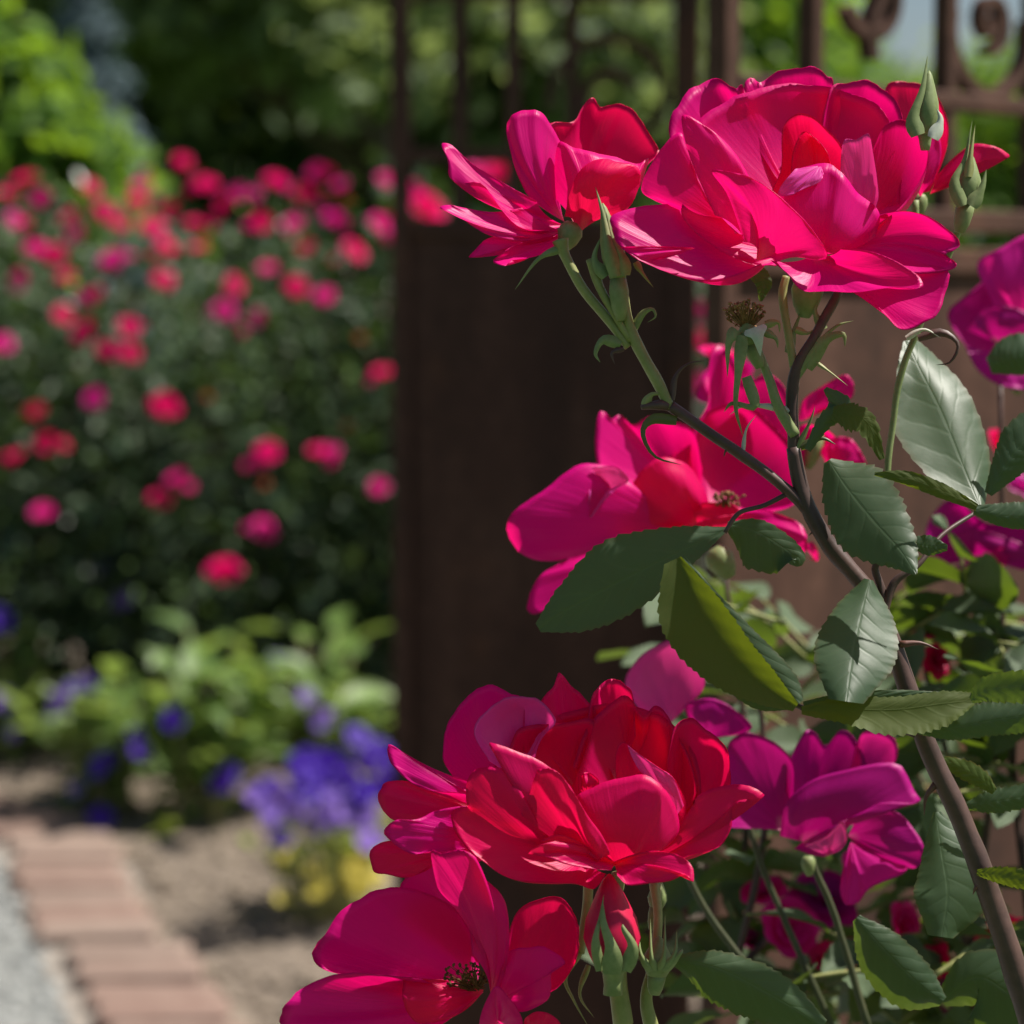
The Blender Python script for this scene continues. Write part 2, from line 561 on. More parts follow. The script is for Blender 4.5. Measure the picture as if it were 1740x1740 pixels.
def peb():
    y = 3.0 + 3.2 * rnd.random()
    return edge_x(y) - 0.225 - 0.9 * rnd.random() ** 1.3, y, -0.008


def clod():
    y = 3.2 + 2.4 * rnd.random()
    return edge_x(y) + 0.0 + 1.15 * rnd.random(), y, 0.0


scatter_stones('gravel', 6500, peb, 0.005, 0.013, 0.7, M['pebble'], 'pale grey gravel covering the path beside the bricks', 'gravel')
scatter_stones('mulch', 4200, clod, 0.003, 0.017, 0.55, M['clod'], 'brown mulch chips and clods over the flower bed soil', 'mulch')

# brick edging: bricks laid side by side across the border
edg = MB()
edg.grid([[(edge_x(y) - 0.235, y, -0.002), (edge_x(y) + 0.015, y, -0.002)] for y in np.linspace(6.2, 0.4, 40)])
edging = tag(edg.build('brick_edging', M['joint'], use_uv=False), kind='structure')
bm_list = []
for k in range(5):
    mb = MB()
    mb.box((0, 0, 0), (0.1, 0.0475, 0.03), bev=0.005 + 0.0015 * (k % 3))
    v = [(p[0] + 0.002 * rnd.uniform(-1, 1), p[1] + 0.002 * rnd.uniform(-1, 1), p[2] + 0.002 * rnd.uniform(-1, 1)) for p in mb.v]
    bm_list.append(mesh_data('brick', v, mb.f, M['brick'], smooth=False))
y = 2.9
k = 0
while y < 6.0:
    shift = 0.018 if (k // 5) % 2 else -0.012
    inst('brick', bm_list[k % 5], (edge_x(y) - 0.11 + shift, y, -0.012 + rnd.uniform(-0.004, 0.006)), (rnd.uniform(-.02, .02), rnd.uniform(-.02, .02), R(4) + rnd.uniform(-.03, .03) + 1.1 * max(0.0, y - 4.55)), 1.0, edging)
    y += 0.104 + (0.03 if k % 5 == 4 else 0)
    k += 1


# ------------------------------------------------------------------ rusted gate leaf (shaded, square to the view) and side panel (lit)
def bar(mb, a, b, wx, wy, rz):
    a, b = Vector(a), Vector(b)
    c = (a + b) / 2
    mb.box(c, (wx, wy, abs(b.z - a.z) / 2), rz, bev=0.0015)


def spiral(cx, cz, r0, r1, a0, a1, n=30):
    return [(cx + (r0 + (r1 - r0) * t) * math.cos(a0 + (a1 - a0) * t), cz + (r0 + (r1 - r0) * t) * math.sin(a0 + (a1 - a0) * t)) for t in np.linspace(0, 1, n)]


def flat_scroll(parent, pts2, to3, nrm, hw, hd):
    """flat iron strip bent along a 2D curve in the plane of the panel"""
    p = np.array(pts2)
    rows = []
    for i in range(len(p)):
        t = p[min(i + 1, len(p) - 1)] - p[max(i - 1, 0)]
        t /= np.linalg.norm(t)
        n2 = np.array([-t[1], t[0]])
        row = []
        for sw, sd in ((-1, -1), (1, -1), (1, 1), (-1, 1), (-1, -1)):
            q = p[i] + n2 * hw * sw
            row.append(to3(q[0], q[1]) + nrm * hd * sd)
        rows.append(row)
    mb = MB()
    mb.grid(rows)
    for k in (0, len(p) - 1):
        mb.add(rows[k][:4], [(0, 1, 2, 3)])
    return mb.build('scroll', M['iron'], parent, smooth=False, use_uv=False)


def panel(name, label, A, ang, items, cat='gate'):
    """A: foot of the panel; items laid out in panel coordinates (s along, z up)"""
    root = empty(name, (A[0], A[1], 0))
    tag(root, label, cat)
    dx = Vector((math.cos(ang), math.sin(ang), 0))
    nrm = Vector((math.sin(ang), -math.cos(ang), 0))
    A3 = Vector((A[0], A[1], 0))
    to3 = lambda s, z: A3 + dx * s + Vector((0, 0, z))
    for it in items:
        k = it[0]
        if k == 'sheet':
            _, s0, s1, z0, z1, off = it
            mb = MB()
            nx, nz = 24, 40
            rows = []
            for side in (1, -1):
                rows = []
                for i in range(nz + 1):
                    row = []
                    for j in range(nx + 1):
                        s, z = s0 + (s1 - s0) * j / nx, z0 + (z1 - z0) * i / nz
                        row.append(to3(s, z) + nrm * (off + 0.0012 * side + 0.0016 * noise.noise((s * 9, z * 6, 2.0))))
                    rows.append(row if side == 1 else row[::-1])
                mb.grid(rows)
            mb.build('sheet_panel', M['iron'], root, smooth=True, use_uv=False)
        elif k == 'bar':
            _, s, z0, z1, hw = it
            mb = MB()
            bar(mb, to3(s, z0), to3(s, z1), hw, hw, ang)
            mb.build('bar', M['iron'], root, smooth=False, use_uv=False)
        elif k == 'post':
            _, s, z0, z1, hw = it
            mb = MB()
            bar(mb, to3(s, z0), to3(s, z1), hw, hw, ang)
            mb.build('post', M['iron'], root, smooth=False, use_uv=False)
        elif k == 'rail':
            _, s0, s1, z, hh = it
            mb = MB()
            mb.box(to3((s0 + s1) / 2, z), ((s1 - s0) / 2, 0.0085, hh), ang, bev=0.0015)
            mb.build('rail', M['iron'], root, smooth=False, use_uv=False)
        elif k == 'scroll':
            flat_scroll(root, it[1], to3, nrm, it[2], 0.006)
    return root


# shaded leaf: 2.4 m away; s measured from its left edge
GD = 2.4
gl = P(660, 440, GD)
px2m = GD / FPX
gs = lambda px: (px - 660) * px2m
gz = lambda py: CAM_Z + (440 - py) * px2m * 1.0
items = [('post', gs(682), 0.05, 2.1, 0.0095), ('post', gs(1164), 0.05, 2.1, 0.0125),
         ('sheet', gs(694), gs(1142), 0.12, gz(384), 0.0),
         ('rail', gs(699), gs(1142), gz(388), 0.0085), ('rail', gs(699), gs(1142), gz(266), 0.007), ('rail', gs(699), gs(1142), gz(-6), 0.008),
         ('rail', gs(699), gs(1142), 0.12, 0.012), ('rail', gs(699), gs(1142), 1.9, 0.01)]
for px, hw in ((782, 0.0075), (872, 0.0075), (972, 0.0065), (1066, 0.006)):
    items.append(('bar', gs(px), gz(382), gz(-2) if px != 1066 else gz(262), hw))
sp = [(gs(1046) + x, gz(168) + z) for x, z in spiral(0, 0, 0.066, 0.018, R(190), R(-330), 48)]
items.append(('scroll', sp, 0.0045))
sp = [(gs(740) + x, gz(120) + z) for x, z in spiral(0, 0, 0.028, 0.010, R(-10), R(400), 30)]
panel('metal_gate', 'dark rusted iron gate leaf with sheet panel, bars and scroll, in shade', (gl.x, gl.y), 0.0, items)

# sunlit side panel, receding to the right
RD = 1.58
ra = R(46)
rp = P(1226, 440, RD)
rdx, rdy = math.cos(ra), math.sin(ra)


def rs(px):      # panel coordinate whose projection falls at px (at eye height)
    k = (px - HALF) / FPX / CP
    return (k * rp.y - rp.x) / (rdx - k * rdy)


def rz(py, px):
    d = (rp.y + rs(px) * rdy) * CP
    return CAM_Z + (440 - py) * d / FPX


zt, zm, zu = rz(182, 1670), rz(378, 1670), rz(-30, 1600)
items = [('post', 0.0, 0.0, 2.1, 0.0085),
         ('sheet', 0.0, 0.62, 0.1, rz(444, 1500), 0.0),
         ('rail', 0.0085, 0.62, zt, 0.0065), ('rail', 0.0085, 0.62, zm, 0.0085), ('rail', 0.0085, 0.62, rz(444, 1500), 0.009), ('rail', 0.0085, 0.62, 1.55, 0.008)]
for px in (1368, 1592, 1736):
    items.append(('bar', rs(px), rz(444, 1500), 1.55, 0.0070))
items.append(('post', 0.62, 0.0, 2.1, 0.011))
c1 = (rs(1662), rz(70, 1662))
sp = [(c1[0] + x, c1[1] + z) for x, z in spiral(0, 0.012, 0.022, 0.004, R(-100), R(400), 40)]
items.append(('scroll', sp, 0.0034))
ar = [(c1[0] + 0.052 * math.cos(a), c1[1] + 0.004 + 0.046 * math.sin(a)) for a in np.linspace(R(165), R(375), 24)]
items.append(('scroll', ar, 0.0042))
c2 = (rs(1470), rz(-10, 1470))
sp = [(c2[0] + x, c2[1] + z) for x, z in spiral(0, 0, 0.036, 0.008, R(205), R(560), 36)]
items.append(('scroll', sp, 0.004))
sp = [(c2[0] - 0.002, c2[1] - 0.048), (c2[0] - 0.006, c2[1] - 0.028), (c2[0] + 0.004, c2[1] - 0.008), (c2[0] + 0.02, c2[1] + 0.02), (c2[0] + 0.03, c2[1] + 0.06)]
items.append(('scroll', [tuple(q) for q in cr(sp, 14)], 0.004))
panel('iron_fence', 'reddish rusted iron fence panel with scrolls, catching sunlight behind the roses', (rp.x, rp.y), ra, items, 'fence')


# ------------------------------------------------------------------ foliage masses
def leaf_cloud(centers, normals, L, W, up=0.35, jitter=0.7):
    """one small folded leaf (two quads) at each centre"""
    n = len(centers)
    nr = normals * 0.6 + nrs.randn(n, 3) * jitter + np.array([0, 0, up])
    nr /= np.linalg.norm(nr, axis=1, keepdims=True)
    t = nrs.randn(n, 3)
    t -= (t * nr).sum(1, keepdims=True) * nr
    t /= np.linalg.norm(t, axis=1, keepdims=True)
    b = np.cross(nr, t)
    l = L * (0.6 + 0.7 * nrs.rand(n, 1))
    ww = W * (0.6 + 0.7 * nrs.rand(n, 1))
    c = centers
    v = np.stack([c - t * l * .5, c + b * ww * .5 + nr * ww * .14, c + t * l * .5 - nr * l * .12, c - b * ww * .5 + nr * ww * .14, c + t * l * .03], 1).reshape(-1, 3)
    k = np.arange(n)[:, None] * 5
    f = np.concatenate([k + np.array([[0, 1, 2, 4]]), k + np.array([[0, 4, 2, 3]])], 0)
    # face order is irrelevant; keep winding so that the upper side is the front
    f = np.concatenate([k + np.array([[0, 4, 2, 1]])[:, ::-1], k + np.array([[0, 3, 2, 4]])[:, ::-1]], 0)
    return v, f


def lobe_points(lobes, n, clump=0.16, nclump=None, shell=0.35):
    """points gathered in clumps over the outer part of ellipsoid lobes"""
    C, Nn = [], []
    vol = np.array([l[3] * l[4] * l[5] for l in lobes]) ** 0.7
    vol /= vol.sum()
    for (cx, cy, cz, rx, ry, rz_), w_ in zip(lobes, vol):
        m = int(n * w_)
        nc = max(6, int((nclump or n / 45) * w_))
        d = nrs.randn(nc, 3)
        d /= np.linalg.norm(d, axis=1, keepdims=True)
        rr = nrs.rand(nc, 1) ** shell
        cc = d * rr * np.array([rx, ry, rz_]) + np.array([cx, cy, cz])
        k = nrs.randint(0, nc, m)
        s = clump * (rx * ry * rz_) ** (1 / 3)
        C.append(cc[k] + nrs.randn(m, 3) * s)
        Nn.append(d[k])
    return np.vstack(C), np.vstack(Nn)


def limb_tree(name, label, base, trunk_h, trunk_r, lobes, n, L, W, mat, cat='tree', clump=0.2, group=None, shell=0.4, nclump=None):
    root = empty(name, (base[0], base[1], 0))
    tag(root, label, cat, group)
    mb = MB()
    b = Vector((base[0], base[1], -0.05))
    mb.tube([b, b + Vector((0.02, 0, trunk_h * 0.5)), b + Vector((0.05, 0.03, trunk_h))], [trunk_r * 1.3, trunk_r, trunk_r * 0.75], seg=10)
    mb.build('trunk', M['bark'], root)
    for l in lobes[:6]:
        mb = MB()
        e = Vector(l[:3])
        s = b + Vector((0.04, 0.02, trunk_h * rnd.uniform(0.75, 0.98)))
        mb.tube([s, s.lerp(e, 0.5) + Vector((0, 0, 0.08 * (e - s).length)), e], [trunk_r * 0.55, trunk_r * 0.35, trunk_r * 0.12], seg=7)
        mb.build('limb', M['bark'], root)
    c, nn = lobe_points(lobes, n, clump, nclump, shell)
    c[:, 2] = np.maximum(c[:, 2], 0.02)
    v, f = leaf_cloud(c, nn, L, W)
    obj('crown', v, f, mat, root, smooth=True)
    return root


def at(px, py, d, rx, ry, rz_):
    p = P(px, py, d)
    return (p.x, p.y, p.z, rx, ry, rz_)


# big dark tree behind the hedge; its skirt droops in front of a deep shade
T = limb_tree
T('broadleaf_tree', 'tall dark broadleaf tree with drooping boughs behind the rose hedge', (-0.62, 12.6), 1.6, 0.16,
  [at(300, -120, 12.0, 1.1, 0.9, 0.45), at(560, -60, 11.6, 0.6, 0.6, 0.36), at(260, 20, 11.6, 0.55, 0.5, 0.30), at(60, -60, 12.2, 0.7, 0.6, 0.3),
   at(550, 110, 11.4, 0.28, 0.3, 0.26), at(420, -260, 12.5, 2.0, 1.5, 0.8), at(640, 60, 12.0, 0.35, 0.4, 0.4), at(400, 60, 12.4, 0.7, 0.5, 0.28)],
  9500, 0.15, 0.10, M['leaf_mid'], clump=0.24, nclump=170)
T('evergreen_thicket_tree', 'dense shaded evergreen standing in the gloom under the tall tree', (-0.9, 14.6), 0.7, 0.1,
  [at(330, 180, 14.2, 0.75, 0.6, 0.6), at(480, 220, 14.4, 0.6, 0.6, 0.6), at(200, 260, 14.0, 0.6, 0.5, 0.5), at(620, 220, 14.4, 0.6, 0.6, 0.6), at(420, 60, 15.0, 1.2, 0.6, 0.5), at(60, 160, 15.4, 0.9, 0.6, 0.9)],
  9000, 0.15, 0.09, M['leaf_shaded'], clump=0.3)
T('bright_shrub', 'bright lime green shrub rising above the rose hedge', (-1.72, 8.6), 0.5, 0.035,
  [at(20, 200, 8.4, 0.26, 0.3, 0.26), at(80, 260, 8.3, 0.2, 0.25, 0.18), at(-40, 130, 8.5, 0.25, 0.3, 0.25), at(110, 330, 8.3, 0.26, 0.3, 0.16), at(30, 330, 8.3, 0.4, 0.3, 0.3), at(-60, 260, 8.5, 0.4, 0.4, 0.4)],
  2600, 0.13, 0.075, M['leaf_bright'], 'shrub', clump=0.24, nclump=90)
SPX, SPY = -1.82, 10.4
# blue spruce showing between the boughs
sp_root = empty('blue_spruce', (SPX, SPY, 0))
tag(sp_root, 'blue grey spruce glimpsed beside the bright green shrub', 'tree')
mb = MB()
mb.tube([(SPX, SPY, -0.05), (SPX, SPY, 1.2), (SPX, SPY, 2.35)], [0.06, 0.045, 0.01])
mb.build('trunk', M['bark'], sp_root)
n = 4200
hh = nrs.rand(n) ** 0.8
rr = (1 - hh) * 0.8 * np.sqrt(nrs.rand(n)) * (0.75 + 0.25 * np.sin(hh * 60)) + 0.02
aa = nrs.rand(n) * 6.283
cc = np.stack([SPX + rr * np.cos(aa), SPY + rr * np.sin(aa), 0.35 + hh * 2.05], 1)
v, f = leaf_cloud(cc, np.stack([np.cos(aa), np.sin(aa), 0 * aa], 1), 0.13, 0.03)
obj('crown', v, f, M['leaf_blue'], sp_root)

T('garden_tree', 'mid green tree seen through the bars of the shaded gate', (0.25, 14.5), 1.2, 0.11,
  [at(760, 60, 14, 0.55, 0.5, 0.5), at(900, 160, 14.2, 0.6, 0.5, 0.5), at(1040, 60, 14, 0.6, 0.5, 0.55), at(1000, 260, 14.4, 0.7, 0.6, 0.45), at(760, 260, 14.6, 0.6, 0.5, 0.5), at(900, -80, 14.5, 0.9, 0.6, 0.6), at(1150, 180, 14.6, 0.5, 0.5, 0.6)],
  9000, 0.14, 0.09, M['leaf_mid'], clump=0.24, nclump=150)
T('garden_tree', 'sunlit tree between the gate post and the rusted fence panel', (2.0, 17.5), 1.2, 0.11,
  [at(1260, 60, 17, 0.6, 0.5, 0.6), at(1330, 160, 17, 0.6, 0.5, 0.6), at(1300, -60, 17.4, 0.7, 0.6, 0.6), at(1200, 300, 17.2, 0.8, 0.6, 0.6), at(1370, 60, 17.6, 0.35, 0.5, 0.40)],
  6000, 0.15, 0.10, M['leaf_bright'], clump=0.24, nclump=120)
for i, (px, py, d, rx, rzz, mt) in enumerate(((1450, 215, 25, 1.2, 0.9, 'leaf_bright'), (1600, 235, 27, 1.1, 0.95, 'leaf_mid'), (1740, 225, 26, 1.1, 0.9, 'leaf_bright'), (1900, 150, 27, 1.4, 1.1, 'leaf_mid'))):
    p = P(px, py, d)
    lab = ['rounded bright green tree left of the spiral scroll beyond the fence', 'darker green tree under the patch of sky beyond the fence', 'pale green tree behind the spiral scroll of the fence', 'green tree beyond the far end of the rusted fence'][i]
    T('orchard_tree', lab, (p.x, p.y), 0.9, 0.12, [at(px - 40, py, d, rx * .6, 0.9, rzz), at(px + 50, py + 30, d, rx * .6, 0.9, rzz * .8), at(px, py + 110, d, rx, 1.0, rzz * .8)],
      5000, 0.17, 0.11, M[mt], clump=0.24, group='trees beyond the rusted fence')
for i in range(8):
    x = -8.4 + i * 2.3
    rzz = 1.9 + 0.5 * math.sin(i * 2.1)
    if x > 4.8: rzz = 1.0
    T('distant_tree', 'distant green tree closing the far end of the garden', (x, 38 + (i % 3)), 1.4, 0.2,
      [(x, 38, 1.5 + rzz * 0.5, 1.6, 1.2, rzz), (x + 0.9, 38.4, 1.3, 1.2, 1.0, 1.3), (x - 0.9, 38.4, 1.5, 1.2, 1.0, 1.4)], 2600, 0.26, 0.18, M['leaf_mid'], clump=0.24, group='row of distant trees')


# ------------------------------------------------------------------ rose hedge
def generic_bloom(seed, mat, open_=1.0, layers=((6, 1.0, 62), (5, 0.86, 42), (4, 0.62, 22), (3, 0.36, 8))):
    """small many-petalled rose, radius about 1, facing +z"""
    rg = random.Random(seed)
    mb = MB()
    for li, (np_, rad, tilt) in enumerate(layers):
        for k in range(np_):
            a = 2 * math.pi * (k + rg.uniform(-.15, .15)) / np_ + li * 0.6
            tl = R(tilt * open_ + rg.uniform(-9, 9))
            w_ = rad * 0.78 * rg.uniform(0.85, 1.15)
            pts = []
            for i in range(6):
                v = i / 5
                row = []
                for j in range(7):
                    u = j / 6 * 2 - 1
                    l = rad * v * (1 - 0.22 * abs(u) ** 2.5 * v)
                    x = w_ * u * (v ** 0.6) * (1 - 0.25 * v * v) * 0.9
                    rad_ = l * math.sin(tl * (0.45 + 0.65 * v))
                    z = l * math.cos(tl * (0.45 + 0.65 * v)) * 0.75 + 0.14 * u * u * rad * v + 0.03 * math.sin(9 * u + li) * v
                    rad_ -= 0.22 * u * u * rad * v
                    row.append((rad_ * math.cos(a) - x * math.sin(a), rad_ * math.sin(a) + x * math.cos(a), z))
                pts.append(row)
            mb.grid(pts)
    return mb


far_bloom = {}
for nm, mt in (('r', 'petal_far'), ('p', 'petal_far_pink')):
    for s in range(3):
        g = generic_bloom(s + 3, M[mt], open_=(1.0, 1.15, 0.85)[s])
        far_bloom[(nm, s)] = mesh_data('bloom', g.v, g.f, M[mt], uv=g.uv)
g = generic_bloom(9, M['petal_orange'], 0.35, ((5, 0.9, 50), (4, 0.7, 30)))
far_bloom[('o', 0)] = mesh_data('withered_bloom', g.v, g.f, M['petal_orange'], uv=g.uv)

HY, HR, HZ, HRZ = 5.9, 0.58, 0.60, 0.70
bushes = []
hx = [-1.75, -1.22, -0.70, -0.18, 0.36, 0.9]
hl = ['rose bush at the outer end of the hedge, by the lime green shrub', 'tall rose bush crowded with crimson and pink blooms left of hedge middle',
      'rose bush in the middle of the hedge with loose red blooms', 'rose bush of the hedge standing beside the gate post', 'rose bush partly hidden behind the shaded gate panel', 'rose bush behind the lit fence panel, blooms in the gap']
for i, x in enumerate(hx):
    b = empty('rose_bush', (x, HY, 0))
    tag(b, hl[i], 'rose bush', 'rose bushes of the hedge')
    bushes.append(b)
    for k in range(7):
        a = k * 0.9 + i
        mb = MB()
        e = Vector((x + 0.3 * math.cos(a), HY + 0.35 * math.sin(a), 1.05 + 0.15 * math.sin(k * 2.1)))
        s = Vector((x + 0.06 * math.cos(a), HY + 0.06 * math.sin(a), -0.02))
        mb.tube([s, s.lerp(e, 0.5) + Vector((0.03 * math.sin(k), 0, 0.06)), e], [0.011, 0.008, 0.004], seg=6)
        mb.build('cane', M['cane'], b)
    hs = 1 + 0.05 * math.sin(i * 2.3)
    n = 5200
    d = nrs.randn(n, 3)
    d /= np.linalg.norm(d, axis=1, keepdims=True)
    rad = nrs.rand(n, 1) ** 0.42
    wob = 1 + 0.16 * np.sin(d[:, :1] * 7 + i) * np.sin(d[:, 2:] * 8 + 2 * i) + 0.08 * nrs.randn(n, 1)
    c = d * rad * wob * np.array([0.42, HR, HRZ * hs]) + np.array([x, HY, HZ])
    c = c[c[:, 2] > 0.03]
    nn = d[:len(c)]
    v, f = leaf_cloud(c, nn, 0.050, 0.034, up=0.45)
    tag(obj('foliage', v, f, M['leaf_hedge'], b), kind='stuff')


def hedge_front(px, py):
    """point on the front of the hedge seen at (px, py)"""
    for d in np.arange(5.0, 6.4, 0.02):
        p = P(px, py, d)
        q = ((p.y - HY) / (HR * 1.22)) ** 2 + ((p.z - HZ) / (HRZ * 1.16)) ** 2
        if q < 1:
            return p, d
    return P(px, py, 5.85), 5.85


hb = '''110 280 100;60 440 46;90 690 60;280 680 55;480 610 96;330 490 60;230 580 80;500 450 70;580 360 76;720 400 72;440 400 60;700 545 75;690 690 78;
770 190 60;870 290 80;960 370 84;1100 450 70;1240 450 76;1160 275 80;1340 240 80;1440 290 60;1630 270 45;1590 460 76;1490 570 100;1130 645 74;1250 720 78;
985 710 45;420 765 92;260 840 88;360 910 90;490 985 80;400 1190 72;690 1220 92;160 1250 74;200 1380 50;1090 850 60;945 820 30;1615 1090 46;1340 1420 48;1395 1415 36;
1130 1420 46;1080 1480 40;750 1540 80;700 1620 84;1600 1570 40;1110 1730 40;1700 430 44;20 330 60;180 350 50;540 890 46;150 560 50;300 420 50;640 470 50;820 460 44;1010 330 46;1300 560 44;1400 430 44;
550 1000 44;60 1440 50;180 1680 56;1370 760 52;1290 330 44;380 300 50;600 300 44;10 960 40;840 560 46'''
k = 0
for rec in hb.replace('\n', '').split(';'):
    x, y, s = map(float, rec.split())
    px, py = x / 2.4857, 200 + y / 2.4857
    p, d = hedge_front(px, py)
    r = max(0.02, s / 2.4857 * d / FPX * 0.5)
    b = min(bushes, key=lambda q: abs(q.location.x - p.x))
    key = ('p' if rnd.random() < 0.45 else 'r', rnd.randrange(3))
    inst('bloom', far_bloom[key], p, (R(rnd.uniform(20, 75)), R(rnd.uniform(-25, 25)), rnd.uniform(-0.8, 0.8)), r * rnd.uniform(1.2, 1.6), b)
    if rnd.random() < 0.55:
        q = p + Vector((rnd.choice((-1, 1)) * r * rnd.uniform(0.9, 1.8), rnd.uniform(-0.02, 0.05), r * rnd.uniform(-1.3, 0.5)))
        inst('bloom', far_bloom[('p' if rnd.random() < 0.6 else 'r', rnd.randrange(3))], q, (R(rnd.uniform(10, 100)), R(rnd.uniform(-45, 45)), rnd.uniform(-0.8, 0.8)), r * rnd.uniform(0.6, 1.0), b)
for px, py, s, key in ((381, 975, 54, 'r'), (447, 908, 40, 'p'), (850, 292, 60, 'r'), (722, 362, 66, 'r'), (1186, 580, 36, 'r'), (1186, 655, 36, 'p'), (1190, 530, 30, 'p'), (806, 300, 44, 'p'), (925, 292, 46, 'r'), (700, 330, 40, 'p')):
    p, d = hedge_front(px, py)
    b = min(bushes, key=lambda q: abs(q.location.x - p.x))
    inst('bloom', far_bloom[(key, rnd.randrange(3))], p, (R(rnd.uniform(20, 75)), 0, rnd.uniform(-0.8, 0.8)), s * d / FPX * 0.62, b)
for px, py in ((612, 582), (592, 730), (352, 680), (380, 530), (455, 830), (50, 705), (560, 330), (590, 345), (330, 300), (250, 300)):
    p, d = hedge_front(px, py)
    b = min(bushes, key=lambda q: abs(q.location.x - p.x))
    inst('withered_bloom', far_bloom[('o', 0)], p, (R(rnd.uniform(10, 60)), 0, rnd.uniform(-1, 1)), 0.024, b)


# ------------------------------------------------------------------ bedding plants in front of the hedge
def lance_leaf(L, W, bend, fold):
    pts = []
    for i in range(8):
        t = i / 7
        w_ = W * math.sin(math.pi * (0.06 + 0.94 * t) ** 0.8) ** 0.9 if t < 1 else 0.001
        row = []
        for j in range(5):
            s = j / 4 * 2 - 1
            row.append((s * w_, L * (t - 0.12 * bend * t * t), -bend * L * 0.5 * t * t + fold * w_ * abs(s)))
        pts.append(row[::-1])
    mb = MB()
    mb.grid(pts)
    return mb


bed_leaf = []
for s in range(3):
    g = lance_leaf(1.0, (0.17, 0.21, 0.25)[s], (0.5, 0.8, 0.3)[s], 0.4)
    bed_leaf.append({m: mesh_data('leaf', g.v, g.f, M[m], uv=g.uv) for m in ('leaf_bed', 'leaf_lime')})


def violet_flower(seed, npet=5):
    rg = random.Random(seed)
    mb = MB()
    for k in range(npet):
        a = 2 * math.pi * k / npet
        pts = []
        for i in range(5):
            v = i / 4
            row = []
            for j in range(5):
                u = j / 4 * 2 - 1
                x = 0.62 * u * v ** 0.7 * (1 - 0.2 * v)
                rr_ = v * (1 - 0.2 * u * u)
                z = -0.35 * (1 - v) ** 2 + 0.08 * math.sin(4 * u + k) * v - 0.12 * v * v
                row.append((rr_ * math.cos(a) - x * math.sin(a), rr_ * math.sin(a) + x * math.cos(a), z))
            pts.append(row)
        mb.grid(pts)
    return mb


fl = {}
for m in ('violet', 'lavender', 'yellow'):
    g = violet_flower(2)
    fl[m] = mesh_data('flower', g.v, g.f, M[m], uv=g.uv)


def bed_plant(name, label, px, py, h, spread, nstem, nleaf, lm, L, flowers=(), depth=0.12):
    base = ground(px, py)
    root = empty(name, (base.x, base.y, 0))
    tag(root, label, 'plant', 'bedding plants in front of the hedge')
    for k in range(nstem):
        a = 2.4 * k
        rr_ = spread * math.sqrt((k + 0.5) / nstem)
        top = base + Vector((rr_ * math.cos(a), rr_ * 0.8 * math.sin(a), h * rnd.uniform(0.6, 1.0) * (1 - 0.3 * (rr_ / spread) ** 2)))
        mid = base + Vector((rr_ * 0.4 * math.cos(a), rr_ * 0.35 * math.sin(a), top.z * 0.5))
        mb = MB()
        mb.tube([base + Vector((0.02 * math.cos(a), 0.02 * math.sin(a), -0.01)), mid, top], [0.004, 0.003, 0.0018], seg=5)
        mb.build('stem', M['stem'], root)
        pts = cr([base, mid, top], 12)
        nl = nleaf // nstem
        for q in range(nl):
            t = 0.12 + 0.88 * (q + 1) / nl
            p = pts[min(11, int(t * 11))]
            inst('leaf', bed_leaf[rnd.randrange(3)][lm], p, (R(rnd.uniform(-5, 55)), R(rnd.uniform(-25, 25)), rnd.uniform(0, 6.28)), L * rnd.uniform(0.75, 1.3), root)
    bd = base.y / CP
    for fx, fy, fr, fm in flowers:
        d = bd - depth + rnd.uniform(-0.08, 0.08)
        p = P(fx, fy, d)
        if p.z < 0.03: p = ground(fx, fy, 0.04)
        mb = MB()
        foot = base.lerp(Vector((p.x, p.y, 0)), 0.55)
        foot.z = 0.0
        mb.tube([foot, foot.lerp(p, 0.6) + Vector((0, 0.01, 0.01)), p - Vector((0, 0, 0.008))], [0.002, 0.0016, 0.0012], seg=5)
        mb.build('flower_stalk', M['stem'], root)
        inst('flower', fl[fm], p, (R(rnd.uniform(30, 85)), R(rnd.uniform(-25, 25)), rnd.uniform(-.7, .7)), fr, root)
    return root


V, LV, YL = 'violet', 'lavender', 'yellow'
bed_plant('leafy_perennial', 'broad leaved green plant, tallest of the bed, before the rose hedge', 345, 1395, 0.44, 0.24, 14, 126, 'leaf_bed', 0.115,
          [(295, 1222, .026, V), (375, 1328, .028, V), (240, 1272, .024, V), (392, 1310, .02, V)])
bed_plant('leafy_perennial', 'green plant with pale lilac flower spikes beside the gate sheet', 540, 1370, 0.42, 0.22, 13, 117, 'leaf_bed', 0.11,
          [(520, 1185, .022, LV), (535, 1205, .022, LV), (545, 1228, .02, LV), (560, 1215, .018, LV), (505, 1160, .018, LV), (470, 1120, .016, LV), (610, 1250, .03, V), (625, 1255, .022, V)])
bed_plant('leafy_perennial', 'green plant with violet blossoms hanging over the brick edging', 175, 1370, 0.30, 0.2, 12, 96, 'leaf_bed', 0.10,
          [(165, 1300, .03, V), (185, 1290, .024, V), (172, 1388, .028, V), (126, 1340, .018, LV), (120, 1170, .026, LV), (100, 1190, .024, LV), (150, 1160, .018, LV), (225, 1250, .024, V)])
bed_plant('leafy_perennial', 'low green plant with mauve flowers at the far end of the bed', 20, 1290, 0.26, 0.2, 11, 88, 'leaf_bed', 0.095,
          [(2, 1052, .03, V), (6, 1190, .028, LV), (20, 1245, .018, LV), (90, 1215, .02, LV)])
bed_plant('leafy_perennial', 'green plant with two violet flowers touching the hedge foot', 215, 1240, 0.40, 0.2, 10, 80, 'leaf_bed', 0.11,
          [(166, 960, .034, V), (205, 1012, .032, LV)])
bed_plant('leafy_perennial', 'flowerless green plant between the hedge foot and the gate', 590, 1250, 0.42, 0.2, 12, 96, 'leaf_bed', 0.11)
